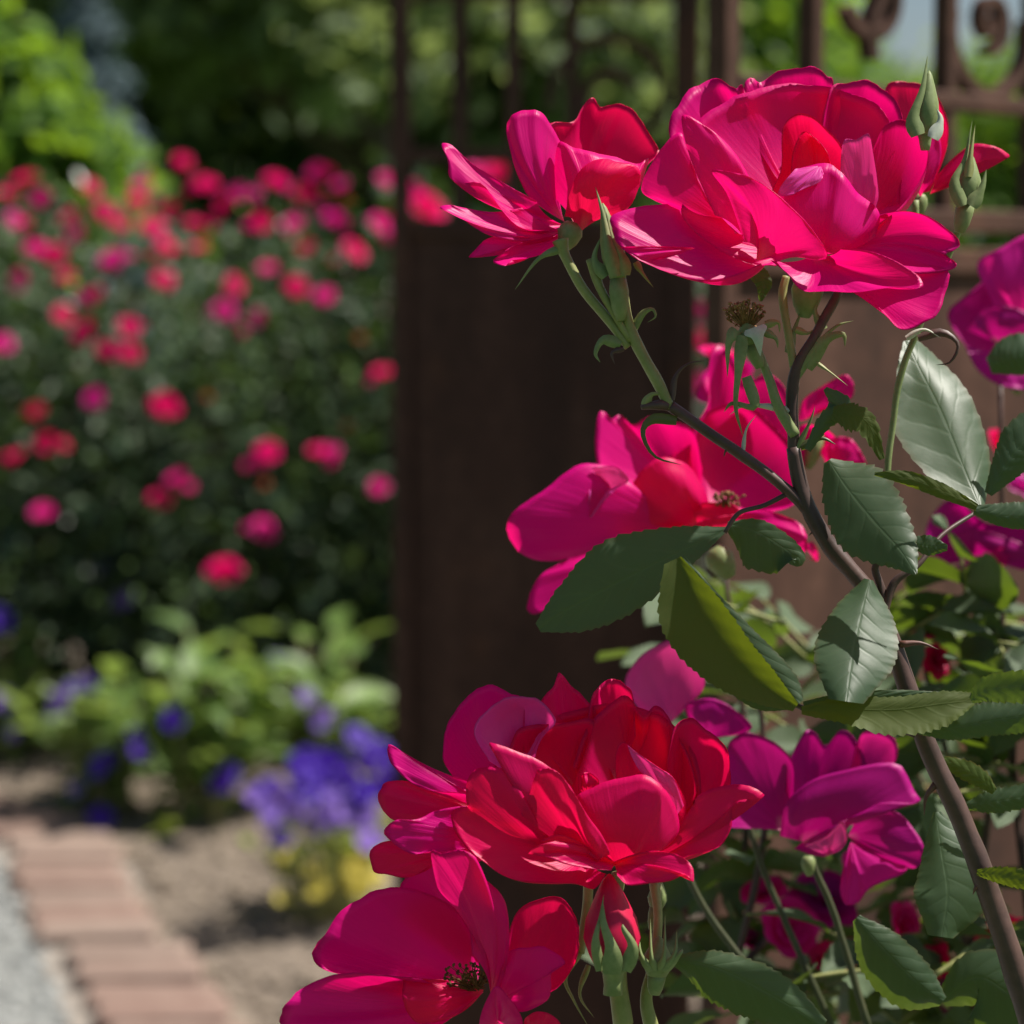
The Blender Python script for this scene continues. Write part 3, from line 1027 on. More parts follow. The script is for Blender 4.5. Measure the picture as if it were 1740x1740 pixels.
bed_plant('leafy_perennial', 'flowerless green plant at the hedge foot behind the tallest plant', 430, 1230, 0.40, 0.2, 12, 96, 'leaf_bed', 0.115)
cl = []
for k in range(21):
    cl.append((rnd.uniform(490, 660), rnd.uniform(1270, 1350), rnd.uniform(.022, .032), V))
for k in range(22):
    cl.append((rnd.uniform(430, 660), rnd.uniform(1345, 1440), rnd.uniform(.016, .026), LV))
for k in range(14):
    cl.append((rnd.uniform(470, 650), rnd.uniform(1430, 1530), rnd.uniform(.015, .022), YL))
cl += [(465, 1345, .03, V), (450, 1360, .024, V), (520, 1300, .034, V)]
bed_plant('bedding_flower', 'lime leaved mound crowded with deep violet and yellow flowers by the gate', 565, 1545, 0.26, 0.17, 14, 126, 'leaf_lime', 0.055, cl, 0.1)
bed_plant('bedding_flower', 'small lime green seedling alone on the mulch', 280, 1425, 0.05, 0.03, 4, 12, 'leaf_lime', 0.04)

# ------------------------------------------------------------------ near roses
D0 = 0.75
bush = empty('rose_bush', (0.17, 0.80, 0))
tag(bush, 'large rose bush with vivid pink-red open blooms and glossy leaves before the gate', 'rose bush')
bush2 = empty('rose_bush', (0.30, 1.12, 0))
tag(bush2, 'rose bush with magenta blooms deep in shaded leaves against the rusted panel', 'rose bush')
petal_no = 0


def rim_pts(s):
    return [tuple(map(float, q.split(','))) for q in s.split()]


def petal(parent, mat, crop, D, base, z, bulge, rim, roll=-5.0, ruf=5.0, NU=44, NV=16):
    """a petal fans from its claw (base) to its rim; crop = (x0, y0, scale) of the drawing units"""
    global petal_no
    petal_no += 1
    x0, y0, s = crop
    rp_ = [(x0 + x / s, y0 + y / s) for x, y in rim_pts(rim)]
    k = len(rp_)
    zz = np.interp(np.linspace(0, 1, k), [0, 0.5, 1], z)
    rim3 = cr([(x, y, q) for (x, y), q in zip(rp_, zz)], NU)
    b = np.array([x0 + base[0] / s, y0 + base[1] / s, base[2]])
    bl = np.array(bulge, float)
    u = D / FPX
    rows, uv = [], []
    sd = petal_no * 3.7
    for j in range(NV + 1):
        v = j / NV
        row = []
        for i in range(NU):
            t = i / (NU - 1)
            r = rim3[i]
            wv = 0.35 + 0.65 * math.sin(math.pi * t) ** 0.7
            q = b + (r - b) * v + bl * (4 * v * (1 - v)) * wv
            nz = noise.noise((t * 5.0 + sd, v * 1.5, sd * 0.3))
            q[2] += ruf * 2.0 * nz * v ** 1.5 + ruf * 0.7 * noise.noise((t * 13.0 + sd, v * 3.0, 1.0)) * v ** 2
            q[2] += ruf * 0.55 * noise.noise((t * 9.0 + sd, v * 0.6, 7.0)) * min(1, v * 3)
            wb = 1.0 + 0.022 * noise.noise((t * 8.0 + sd, 5.0, 0.0)) * v ** 3 + 0.010 * noise.noise((t * 24.0 + sd, 9.0, 0.0)) * v ** 4
            q[:2] = b[:2] + (q[:2] - b[:2]) * wb
            e = max(0.0, (v - 0.84) / 0.16)
            q[2] += roll * e * e
            row.append(P(q[0], q[1], D + q[2] * u))
            uv.append((t, v))
        rows.append(row)
    # the margin has a thickness that catches the light
    cv = P(b[0], b[1], D + b[2] * u)
    rows.append([q + (cv - q).normalized() * 0.8 * u + Vector((0, CP, -SP)) * 2.4 * u for q in rows[-1]])
    uv += [(i / (NU - 1), 1.0) for i in range(NU)]
    mb = MB()
    mb.grid(rows, uv)
    return mb.build('petal', M[mat], parent)


def receptacle(parent, name, x, y, z, D, r, down=(0, 60), stam=0, mat='sepal', label=None):
    """hip under the bloom, with a tuft of stamens on top"""
    u = D / FPX
    mb = MB()
    a = P(x + down[0], y + down[1], D + z * u)
    b = P(x, y, D + z * u)
    mb.lathe([a, b], [(0.0, r * 0.35 * u), (0.25, r * 0.75 * u), (0.6, r * u), (0.85, r * 0.85 * u), (1.0, r * 0.55 * u)])
    o = mb.build(name, M[mat], parent, use_uv=False)
    if label: o['label'] = label
    for k in range(stam):
        pass
    return o


def tuft(parent, name, x, y, z, D, n, length, spread, mats, toward=(0, -1, -0.3)):
    """stamens: filaments ending in anthers, one mesh"""
    u = D / FPX
    mb = MB()
    for k in range(n):
        a = rnd.uniform(0, 6.283)
        r = math.sqrt(rnd.random())
        ex = toward[0] * length + spread * r * math.cos(a)
        ey = toward[1] * length * rnd.uniform(.7, 1.1) + spread * 0.6 * r * math.sin(a)
        ez = toward[2] * length + spread * r * math.sin(a)
        p0 = P(x + 0.25 * spread * r * math.cos(a), y + 0.15 * spread * r * math.sin(a), D + z * u)
        p1 = P(x + ex, y + ey, D + (z + ez) * u)
        mb.tube([p0, p0.lerp(p1, 0.5) + Vector((rnd.uniform(-1, 1), rnd.uniform(-1, 1), rnd.uniform(0, 1))) * 0.0008, p1], [1.1 * u, 0.9 * u, 0.8 * u], n=4, seg=4)
        mb.lathe([p1, p1 + Vector((rnd.uniform(-1, 1), rnd.uniform(-1, 1), rnd.uniform(-1, 1))).normalized() * 7 * u], [(0, 1.2 * u), (0.5, 2.8 * u), (1, 1.2 * u)], seg=5)
    o = mb.build(name, M[mats], parent, use_uv=False)
    o['kind'] = 'stuff'
    return o


def bloom(parent, crop, D, hip, petals, label=None, hipr=26, down=(0, 60), mat='petal', roll=-5.0):
    x0, y0, s = crop
    root = receptacle(parent, 'rose_bloom', x0 + hip[0] / s, y0 + hip[1] / s, hip[2], D, hipr, down, label=label)
    for m, base, z, bl, rim in petals:
        petal(root, m or mat, crop, D, base, z, bl, rim, roll)
    return root


# --- the big open bloom
c = (1020, 80, 2.4167)
main_bloom = bloom(bush, c, 0.75, (860, 930, 10), [
    ('petal', (880, 760, 60), (40, 130, 60), (0, 0, 35), '330,600 380,330 560,200 760,150 960,170 1130,240 1240,420 1230,640'),
    ('petal', (860, 720, 45), (30, 110, 105), (-10, 10, 45), '420,640 330,520 286,380 305,270 355,188 430,140 490,128 530,158 560,170 585,158 600,330'),
    ('petal', (880, 700, 62), (105, 135, 120), (0, 0, 40), '560,420 575,240 590,150 625,128 655,142 720,105 800,88 880,86 930,108 958,158 930,360'),
    ('petal', (900, 700, 55), (105, 115, 60), (10, 0, 45), '900,420 925,240 958,158 1040,138 1120,148 1180,182 1222,235 1242,300 1210,430'),
    ('petal', (900, 780, 20), (50, 15, -45), (40, 20, 45), '1120,420 1170,320 1240,300 1310,340 1345,420 1335,505 1285,590 1225,665 1120,740 1020,790'),
    ('petal_red', (860, 700, 20), (30, 20, 5), (0, -20, 25), '700,600 742,500 745,400 752,325 800,276 865,280 925,335 985,398 1010,470 990,600'),
    ('petal_red', (870, 690, 5), (15, -5, -10), (10, -30, 20), '780,560 790,440 830,350 880,372 930,430 960,520 960,600'),
    ('petal_pale', (1060, 690, -25), (-10, -35, -45), (6, 0, 12), '985,520 998,388 1050,380 1104,358 1122,440 1138,540 1143,610 1132,662'),
    ('petal', (890, 850, -10), (-30, -62, -30), (0, 30, -40), '600,770 690,650 740,585 800,505 925,480 985,510 1030,560 1075,612 1132,662 1150,700 1130,780'),
    ('petal_pale', (905, 486, -58), (-62, -74, -66), (0, 0, -10), '800,500 730,590 770,612 830,585 900,555 918,520'),
    ('petal', (640, 800, 0), (-10, -35, -55), (-30, -20, -28), '300,660 215,625 166,575 235,435 322,350 352,402 385,505 432,622 518,720 560,770'),
    ('petal', (600, 800, -30), (-60, -66, -60), (10, -20, -22), '470,690 395,520 352,400 338,284 425,318 525,400 606,524 600,580 640,660'),
    ('petal', (690, 860, 20), (-10, -80, -50), (0, 30, -30), '330,640 160,655 45,695 52,765 88,828 180,882 300,930 450,957 560,932 660,888'),
    ('petal', (760, 840, 0), (-20, -50, -30), (0, 10, -10), '380,600 330,680 400,770 520,850 620,890 720,900'),
    ('petal', (390, 826, -70), (-75, -100, -80), (0, 0, -8), '372,823 230,818 88,822 130,850 190,880 290,862'),
    ('petal', (640, 880, -40), (-75, -125, -85), (30, -20, -34), '590,800 555,690 515,590 458,508 540,514 612,532 702,590 790,668 862,742 934,850 895,874 800,862 715,885'),
    ('petal', (960, 850, 0), (-20, -65, -85), (0, -20, 14), '1060,760 1120,705 1190,680 1265,674 1355,700 1442,760 1477,808 1448,838 1422,850 1464,890 1425,918 1300,930 1120,890'),
    ('petal', (950, 860, 15), (-50, -120, -50), (20, 20, -26), '1310,890 1428,922 1405,1060 1335,1130 1240,1162 1172,1102 1100,1050 1030,1000'),
    ('petal', (880, 850, -30), (-70, -150, -90), (10, 20, -26), '700,876 765,930 830,1000 940,1002 1060,1008 1200,985 1318,990 1312,945 1215,880 1110,838 990,828'),
], 'widest open pink-red bloom, topping the bush', hipr=28, down=(-10, 75))

# --- bloom on its left, seen from the side
c = (720, 90, 3.346)
left_bloom = bloom(bush, c, 0.765, (850, 965, -25), [
    ('petal_red', (850, 960, 40), (40, 110, 40), (0, -10, 40), '640,560 720,405 850,386 900,312 960,253 1012,300 1100,290 1172,312 1245,405 1342,552 1290,620 1150,760'),
    ('petal', (800, 960, 10), (-20, -30, 10), (-20, 0, -32), '575,790 520,660 484,520 470,430 482,372 530,338 605,324 672,342 722,402 765,485 800,560 800,720'),
    ('petal', (860, 980, -20), (-10, -30, 10), (20, 10, -40), '740,820 745,640 770,500 850,540 960,560 1090,595 1215,630 1280,600 1230,760'),
    ('petal_red', (900, 1010, -35), (-45, -85, -50), (0, -20, -36), '800,930 830,800 880,680 950,618 1030,600 1120,625 1215,642 1232,725 1185,855 1105,925'),
    ('petal', (800, 980, 0), (-40, -70, -60), (-20, 10, -20), '640,840 500,765 390,700 265,620 155,520 103,520 135,610 148,700 200,738 330,742 430,880 545,990 700,1010'),
    ('petal', (800, 1010, -15), (-50, -95, -60), (0, 20, -18), '560,880 400,905 230,880 140,862 92,882 190,925 300,1000 400,1044 560,1042'),
    ('petal', (820, 1020, 5), (-30, -70, -50), (0, 10, -14), '600,1010 440,1040 350,1062 256,1160 340,1145 470,1110 600,1080'),
    ('petal', (800, 1020, -5), (-50, -85, -60), (0, 10, -10), '620,1060 520,1090 440,1140 394,1188 460,1212 500,1180 620,1160 745,1110 800,1050'),
], 'bloom in profile left of the widest bloom, petals spreading', hipr=22, down=(-14, 45))

# --- bloom tucked behind to the right
c = (0, 0, 1.0)
bloom(bush, c, 0.80, (1565, 330, 10), [
    ('petal_red', (1560, 330, 20), (20, 40, 10), (0, 0, 25), '1530,260 1505,200 1508,146 1545,138 1585,155 1608,195 1612,235 1600,280 1580,325'),
    ('petal', (1565, 335, 0), (0, -20, -20), (-10, 0, -15), '1545,290 1540,240 1560,200 1590,220 1600,260 1585,310'),
    ('petal_red', (1580, 330, -10), (-10, -30, -10), (0, 5, -12), '1590,300 1620,268 1655,244 1690,250 1716,266 1670,273 1635,290 1600,318'),
], 'half hidden bloom between two buds', hipr=14, down=(-6, 40))

# --- lower bloom cluster
c = (600, 1120, 2.4167)
low_bloom = bloom(bush, c, 0.738, (1082, 872, -48), [
    ('petal_red', (1000, 760, 60), (40, 110, 50), (0, 0, 30), '560,600 600,380 760,260 950,200 1150,190 1330,280 1420,450 1430,640'),
    ('petal', (800, 640, 40), (20, 60, 50), (-30, 0, 25), '480,560 400,470 366,400 374,320 402,238 470,150 568,108 645,140 700,180 700,400'),
    ('petal_pale', (720, 560, 20), (0, 30, 20), (-10, -20, 30), '560,420 496,300 560,200 640,155 740,158 802,200 832,262 770,330 740,440'),
    ('petal_red', (900, 520, 60), (60, 100, 80), (0, 0, 20), '740,300 772,172 822,110 848,56 898,110 952,162 998,222 960,300 900,400'),
    ('petal_red', (1080, 500, 70), (80, 115, 80), (0, 0, 20), '960,300 978,160 1020,102 1070,80 1122,108 1152,164 1160,320'),
    ('petal_red', (1150, 720, 40), (50, 90, 20), (10, 0, 45), '900,440 960,280 1060,178 1130,158 1190,226 1240,192 1292,232 1335,310 1392,430 1412,560 1330,660'),
    ('petal_red', (1250, 760, 30), (50, 50, -10), (20, 0, 40), '1290,420 1318,284 1380,238 1452,290 1532,362 1548,450 1538,540 1440,590 1340,690'),
    ('petal_red', (900, 700, 30), (20, 50, 30), (-10, 0, 30), '640,480 640,372 682,290 745,270 860,262 985,246 970,340 930,460 930,600'),
    ('petal_red', (1120, 640, 0), (10, -10, -20), (10, -20, 20), '1080,520 1078,385 1112,338 1165,382 1252,440 1322,492 1368,602 1345,690 1230,660'),
    ('petal_pale', (1330, 640, -25), (-35, -45, -35), (0, 0, -6), '1360,600 1318,492 1250,442 1165,384 1128,360 1172,452 1240,510 1300,575 1335,680'),
    ('petal_red', (960, 560, -10), (-15, -20, -20), (0, 0, -10), '935,540 940,475 975,468 1010,500 1000,540'),
    ('petal_red', (880, 860, -10), (-60, -85, -40), (0, 10, -30), '560,720 465,600 472,486 545,440 648,452 553,338 700,390 802,440 872,500 914,562 930,680'),
    ('petal_red', (1000, 860, -40), (-80, -115, -85), (-10, 0, -30), '690,640 740,500 770,452 835,458 902,540 962,640 1022,722 1052,804 975,772 852,720 770,745'),
    ('petal_red', (1110, 880, -30), (-60, -92, -60), (0, 10, -42), '1000,760 930,640 916,568 1000,520 1100,488 1192,474 1272,520 1312,592 1342,692 1300,760 1200,830'),
    ('petal_red', (1140, 860, -20), (-50, -70, -70), (10, 10, -16), '1230,790 1350,692 1422,640 1400,585 1442,548 1522,518 1602,514 1686,548 1675,572 1590,580 1556,605 1560,672 1532,742 1480,782 1380,806 1280,850'),
    ('petal_red', (1075, 850, -60), (-80, -150, -110), (0, -10, -16), '1080,830 1182,800 1272,788 1342,806 1390,850 1398,915 1368,885 1300,912 1220,920 1130,930 1085,890'),
    ('petal_red', (1080, 850, -55), (-80, -140, -100), (0, -10, -14), '1060,830 1000,790 940,768 850,748 770,762 716,796 790,812 870,842 980,862 1060,868'),
    ('petal_red', (960, 800, -10), (-60, -110, -70), (-10, 20, -26), '620,640 470,606 400,640 450,760 560,850 660,905 800,918 920,922 990,945 1040,880'),
    ('petal', (640, 640, 0), (-20, -40, -30), (-10, 0, -12), '470,500 380,470 290,430 205,382 144,350 160,430 230,502 320,540 450,550 520,590'),
    ('petal_red', (620, 680, 5), (-10, -30, -10), (0, 0, -14), '480,560 320,540 220,500 130,508 102,560 150,652 240,668 330,650 480,640'),
    ('petal', (700, 760, -5), (-50, -100, -70), (-10, 0, -20), '560,660 470,606 340,622 260,660 170,660 128,702 150,742 240,800 350,790 480,850'),
    ('petal_red', (420, 790, 20), (10, -10, 10), (0, 0, -10), '330,720 200,740 110,755 68,800 82,870 150,886 222,898 300,870'),
], 'full scarlet red bloom standing over the red-tipped bud', hipr=13, down=(4, 40), mat='petal_red')

# --- half-shaded bloom at the bottom, stamens showing
c = (460, 1420, 2.4857)
stam_bloom = bloom(bush, c, 0.742, (920, 720, 30), [
    ('petal', (880, 600, 40), (30, 60, 50), (0, 0, 20), '520,330 548,218 620,110 700,95 800,130 860,260 880,420'),
    ('petal', (890, 640, 20), (-40, -70, 40), (0, 10, 35), '600,610 400,582 280,582 205,555 178,510 195,458 238,400 300,312 380,258 470,226 580,222 680,250 790,320 870,460'),
    ('petal', (900, 660, 10), (-60, -120, -40), (-10, 20, 30), '640,606 450,586 330,580 220,602 122,650 62,722 36,800 110,880 300,920 520,900 680,820'),
    ('petal_red', (900, 650, 0), (-20, -60, -20), (0, 10, -16), '760,610 660,605 565,606 560,700 620,790 760,770 860,690'),
    ('petal', (930, 680, -30), (-90, -150, -60), (20, -10, -40), '850,500 830,330 770,290 710,230 686,140 678,58 725,76 795,58 852,80 878,118 868,150 930,200 982,262 998,320 1004,430 985,580'),
    ('petal_red', (940, 680, 20), (10, 30, -20), (20, 0, 30), '980,560 1008,400 1060,300 1180,258 1252,280 1292,350 1302,440 1282,545 1205,650 1080,690'),
    ('petal', (940, 700, -30), (-60, -95, -70), (10, 0, -26), '950,640 985,520 1022,480 1092,474 1162,468 1245,535 1190,570 1185,650 1160,702 1065,745 1000,720'),
    ('petal', (960, 800, -40), (-70, -120, -90), (0, 0, -24), '900,880 880,800 902,715 952,636 1005,682 1050,745 1068,800 1060,880'),
    ('petal_red', (1100, 880, -20), (-40, -70, -50), (0, 0, -14), '1075,840 1070,782 1112,745 1172,750 1225,795 1240,880'),
], 'deep crimson open bloom with dark stamens in its heart', hipr=24, down=(40, 60))
tuft(stam_bloom, 'stamens', 460 + 860 / 2.4857, 1420 + 640 / 2.4857, -25, 0.742, 90, 22, 46, 'anther', (-0.6, -0.7, -0.8))

# --- soft bloom behind the branch
c = (840, 560, 2.71875)
mid_bloom = bloom(bush, c, 0.875, (1010, 1010, 20), [
    ('petal', (1000, 800, 60), (50, 90, 60), (0, 0, 20), '780,620 900,480 990,330 990,200 1008,92 1062,78 1092,132 1150,250 1260,200 1350,300 1400,500'),
    ('petal', (950, 840, 20), (-20, 30, 30), (0, 0, 30), '520,760 466,590 480,400 508,378 542,422 582,394 642,440 722,400 820,420 920,470 960,640'),
    ('petal', (1000, 860, 10), (40, 60, -20), (0, 0, 40), '880,640 920,480 960,400 1030,355 1155,338 1285,440 1372,545 1402,700 1385,810 1250,850'),
    ('petal_red', (960, 900, -10), (-40, -60, 0), (0, 0, -30), '560,960 552,880 630,720 740,600 870,610 960,720 1000,830'),
    ('petal', (900, 920, -20), (-50, -90, -50), (-10, 0, -30), '600,850 612,700 560,640 432,618 350,652 250,720 150,790 80,860 58,932 90,1002 180,1062 330,1062 480,985 620,960'),
    ('petal_pale', (520, 740, -75), (-80, -90, -80), (0, 0, -8), '450,640 560,635 622,695 560,740 500,800 440,868 436,740'),
    ('petal', (800, 980, 0), (-10, -40, -20), (0, 0, -14), '520,970 300,1080 200,1150 152,1295 215,1305 350,1180 470,1080 620,1010'),
    ('petal_red', (960, 930, -20), (-40, -70, -30), (0, 10, -20), '580,985 700,1005 850,970 940,890 1060,860 1150,850 1080,800 900,800'),
    ('petal', (1050, 900, 0), (-20, -70, -40), (0, -10, -16), '1100,850 1250,836 1400,888 1445,962 1430,1030 1300,1008 1180,960'),
], 'soft pink-red bloom behind the bare branch', hipr=26, down=(30, 50))
tuft(mid_bloom, 'stamens', 840 + 1080 / 2.71875, 560 + 800 / 2.71875, -45, 0.875, 40, 14, 26, 'stamen', (0, -0.4, -1))
bloom(bush, c, 0.90, (1500, 480, 10), [
    ('petal', (1430, 420, 0), (0, -20, -10), (0, 0, -10), '1400,420 1430,322 1532,252 1622,208 1662,262 1640,325 1500,370'),
    ('petal', (1560, 660, 0), (0, -20, -10), (0, 0, -10), '1500,560 1560,500 1645,505 1702,582 1718,655 1640,660'),
    ('petal', (1480, 1060, 0), (0, -20, -10), (0, 0, -10), '1430,1000 1470,980 1500,1040 1490,1070 1440,1050'),
    ('petal', (1500, 500, 10), (0, 10, 0), (0, 0, 20), '1400,700 1380,560 1420,440 1560,480 1620,620 1560,720'),
], 'pink bloom peeping between small leaves right of the branch', hipr=16, down=(-20, 60))

# --- magenta blooms in the shade on the right (second bush)
c = (900, 880, 2.0714)
bloom(bush2, c, 0.86, (980, 1190, 20), [
    ('petal_shaded', (900, 1100, 30), (10, 30, 20), (0, 0, 20), '700,1090 686,980 690,880 702,790 762,755 842,780 922,850 930,980'),
    ('petal_shaded', (960, 1110, 30), (30, 50, 30), (0, 0, 20), '900,960 912,860 962,760 1002,752 1042,800 1092,748 1132,762 1180,850 1200,960'),
    ('petal_far_pink', (1100, 1000, 20), (30, 30, 10), (0, 0, 10), '1130,880 1152,790 1192,748 1282,772 1288,862 1200,920'),
    ('petal_shaded', (960, 1140, -20), (-40, -70, -40), (0, 0, -26), '880,1120 900,1010 980,930 1100,890 1290,863 1352,958 1364,1004 1240,1002 1150,1060 1112,1110 1090,1165 1020,1192 930,1165'),
    ('petal_pale', (1050, 1190, -65), (-72, -80, -70), (0, 0, -6), '965,1155 1040,1122 1100,1068 1118,1130 1090,1172 1022,1196'),
    ('petal_shaded', (1120, 1120, 0), (-20, -40, -20), (0, 0, -14), '1140,1080 1175,1048 1280,1030 1342,1082 1388,1160 1372,1222 1330,1232 1240,1200 1170,1170'),
    ('petal_far_pink', (1130, 1140, 5), (-10, -30, -20), (0, 0, -10), '1110,1200 1092,1300 1112,1362 1160,1350 1205,1300 1330,1240 1250,1190'),
], 'dusky magenta bloom below the horizontal leaf', hipr=13, down=(2, 34))
bloom(bush2, c, 0.88, (560, 700, 20), [
    ('petal_pale', (500, 720, 20), (20, 30, 10), (0, 0, 26), '395,690 335,590 368,510 440,450 512,428 582,460 618,532 612,602 560,660'),
    ('petal_shaded', (620, 780, 0), (0, -20, -20), (0, 0, -14), '560,720 550,660 622,634 702,660 782,732 740,762 660,770'),
], 'pale pink satin petal catching light above the red bloom', hipr=14, down=(30, 40))
c = (0, 0, 1.0)
bloom(bush2, c, 0.99, (1720, 620, 20), [
    ('petal_shaded', (1710, 610, 10), (0, 10, 10), (0, 0, 20), '1650,600 1610,540 1640,502 1692,470 1742,478 1790,540 1770,600'),
    ('petal_far_pink', (1730, 540, -10), (-20, -30, -10), (0, 0, -10), '1690,520 1660,450 1700,422 1752,400 1790,450 1780,500'),
    ('petal_shaded', (1700, 600, -10), (-20, -40, -20), (0, 0, -10), '1640,590 1662,630 1700,655 1750,660 1790,620'),
    ('petal_shaded', (1690, 580, -20), (-30, -50, -30), (0, 0, -12), '1640,560 1680,520 1740,530 1760,570 1700,600'),
], 'purple-pink bloom at the edge beyond the folded glossy leaf', hipr=14, down=(10, 50))
bloom(bush2, c, 0.98, (1670, 960, 20), [
    ('petal_shaded', (1670, 950, 10), (0, 20, 0), (0, 0, 20), '1600,960 1572,940 1580,882 1622,848 1682,890 1742,878 1780,930 1740,970'),
    ('petal_shaded', (1660, 950, -10), (-20, -40, -20), (0, 0, -12), '1590,940 1640,900 1700,910 1760,940 1700,960 1650,978 1600,970'),
    ('petal_far_pink', (1690, 960, -20), (-30, -40, -30), (0, 0, -8), '1650,975 1680,945 1705,930 1712,955 1680,980'),
], 'purple-shaded bloom behind the yellow green leaf edge', hipr=14, down=(0, 40))

# more, smaller blooms low among the leaves
near_bloom = []
for s in range(3):
    g = generic_bloom(20 + s, None, 1.0)
    near_bloom.append({m: mesh_data('rose_bloom', g.v, g.f, M[m], uv=g.uv) for m in ('petal', 'petal_shaded', 'petal_far_pink', 'petal_red')})
for i, (px, py, d, s, m) in enumerate(((1300, 1525, .98, 46, 'petal_far_pink'), (1335, 1580, .97, 62, 'petal_far_pink'), (1400, 1540, 1.0, 70, 'petal_shaded'), (1265, 1605, 1.02, 44, 'petal_shaded'),
                                       (1425, 1640, .95, 60, 'petal_red'), (1715, 1610, .97, 62, 'petal_red'), (1530, 1570, .98, 44, 'petal'), (1590, 1640, .96, 50, 'petal_red'), (1240, 660, 1.02, 60, 'petal'), (1225, 620, 1.1, 50, 'petal'),
                                       (1570, 1075, 1.0, 34, 'petal'), (1585, 1125, .99, 36, 'petal_red'), (1690, 755, 1.08, 30, 'petal_red'), (1450, 1480, .93, 46, 'petal_far_pink'), (1730, 830, 1.05, 36, 'petal_shaded'), (1640, 1690, 1.0, 50, 'petal_shaded'))):
    inst('rose_bloom', near_bloom[i % 3][m], P(px, py, d), (R(rnd.uniform(20, 80)), R(rnd.uniform(-20, 20)), rnd.uniform(-1, 1)), s * d / FPX, bush2)


# --- stems, canes, thorns
def stem(parent, pts, rad, D=D0, mat='cane', name='cane', seg=10):
    u = D / FPX
    mb = MB()
    mb.tube([P(x, y, D + z * u) for x, y, z in pts], [r * u for r in rad], n=6 * (len(pts) - 1) + 1, seg=seg)
    v = [Vector(q) for q in mb.v]
    for i, q in enumerate(v):
        k = noise.noise((q.x * 160, q.y * 160, q.z * 90))
        mb.v[i] = tuple(q + Vector((k, -k * .6, k * .3)) * 0.00035)
    return mb.build(name, M[mat], parent)


def thorn(parent, x, y, z, dx, dy, L, D=D0, w=7):
    u = D / FPX
    mb = MB()
    a = P(x, y, D + z * u)
    b = P(x + dx * L, y + dy * L, D + z * u)
    cmid = P(x + dx * L * .55 - dy * L * .12, y + dy * L * .55 - L * .10, D + z * u)
    mb.tube([a, cmid, b], [w * u, w * .5 * u, .4 * u], n=7, seg=7)
    return mb.build('thorn', M['thorn'], cane_main)


cane_main = stem(bush, [(1900, 2400, 40), (1800, 1900, 25), (1715, 1620, 10), (1645, 1420, 5), (1575, 1265, 0), (1522, 1110, 5), (1478, 1010, 0), (1412, 930, 0), (1368, 850, 0), (1348, 760, 0)],
                 [26, 24, 21, 19, 17, 16, 15, 15, 14, 12])
foot = bush.location
mb = MB()
pa = P(1900, 2400, D0 + 40 * D0 / FPX)
mb.tube([pa + Vector((0, 0, .01)), pa.lerp(foot, 0.5) + Vector((0.02, 0, 0.02)), foot], [0.0048, 0.006, 0.009], seg=10)
mb.build('cane', M['cane'], bush)
stem(bush, [(1350, 780, 0), (1346, 700, 0), (1352, 630, -4), (1385, 570, -6), (1420, 505, 0), (1432, 470, 10)], [11, 10.5, 9.5, 8.5, 8, 8])
stem(bush, [(1352, 640, 0), (1338, 560, 4), (1330, 500, 6), (1335, 470, 10)], [7.5, 7, 7, 7], mat='stem', name='flower_stalk')
stem(bush, [(1350, 740, -6), (1322, 690, -10), (1305, 640, -8), (1282, 585, -6)], [9.5, 9.5, 8, 7], mat='sepal', name='flower_stalk')
stem(bush, [(1375, 870, 0), (1330, 825, -4), (1262, 775, -8), (1190, 725, -8), (1140, 690, -6)], [11, 9.5, 9.5, 9, 10])
stem(bush, [(1140, 694, -6), (1112, 640, -4), (1082, 585, 0), (1066, 540, 0), (1058, 500, 0)], [9, 10, 10, 9, 9], mat='stem', name='flower_stalk')
stem(bush, [(1068, 590, 2), (1030, 540, 4), (990, 490, 6), (960, 435, 10), (952, 408, 12)], [7, 8, 8.5, 9, 14], mat='stem', name='flower_stalk')
stem(bush, [(1072, 580, 0), (1045, 535, -2), (1020, 490, -2), (1005, 440, 2)], [6, 7.5, 7.5, 10], mat='stem', name='flower_stalk')
stem(bush, [(1510, 1080, 10), (1500, 1010, 14), (1488, 960, 10), (1540, 940, 0)], [9, 8, 6, 3])
stem(bush, [(1500, 1050, 10), (1520, 990, 10), (1560, 960, 14), (1600, 910, 45), (1662, 868, 96)], [8, 7, 5, 4, 3.5], name='leaf_stalk')
stem(bush, [(1560, 1250, 0), (1480, 1222, -8), (1400, 1215, -16), (1345, 1195, -22)], [6, 5.5, 5, 4.5], name='leaf_stalk')
stem(bush, [(1355, 830, 0), (1300, 858, -4), (1255, 872, -8), (1232, 905, -12)], [4.5, 4, 4, 3.5], name='leaf_stalk')
stem(bush, [(1512, 880, 30), (1510, 780, 34), (1530, 640, 30), (1560, 560, 26), (1610, 440, 22), (1632, 380, 10)], [6, 6, 6, 6, 6, 7], D=0.77, mat='sepal', name='flower_stalk')
stem(bush, [(1560, 560, 26), (1556, 430, 30), (1555, 340, 24)], [5, 5, 7], D=0.785, mat='sepal', name='flower_stalk')
stem(bush, [(1060, 1740, 20), (1050, 1680, 10), (1045, 1640, 0)], [17, 16, 18], D=0.735, mat='stem', name='flower_stalk')
stem(bush, [(1110, 1760, 20), (1098, 1700, 10), (1110, 1640, 5), (1118, 1560, 10), (1112, 1500, 30)], [14, 11, 9, 8, 9], D=0.74, mat='stem', name='flower_stalk')
stem(bush, [(985, 1620, 30), (995, 1560, 30), (1000, 1500, 26)], [8, 8, 9], D=0.75, mat='stem', name='flower_stalk')
stem(bush, [(1180, 1900, 60), (1110, 1760, 20)], [20, 14], D=0.74, mat='stem', name='cane')
stem(bush2, [(1360, 1750, 0), (1230, 1590, 0), (1170, 1490, 0), (1150, 1400, 10)], [6.5, 6, 5.5, 5], D=0.88, mat='stem_dark')
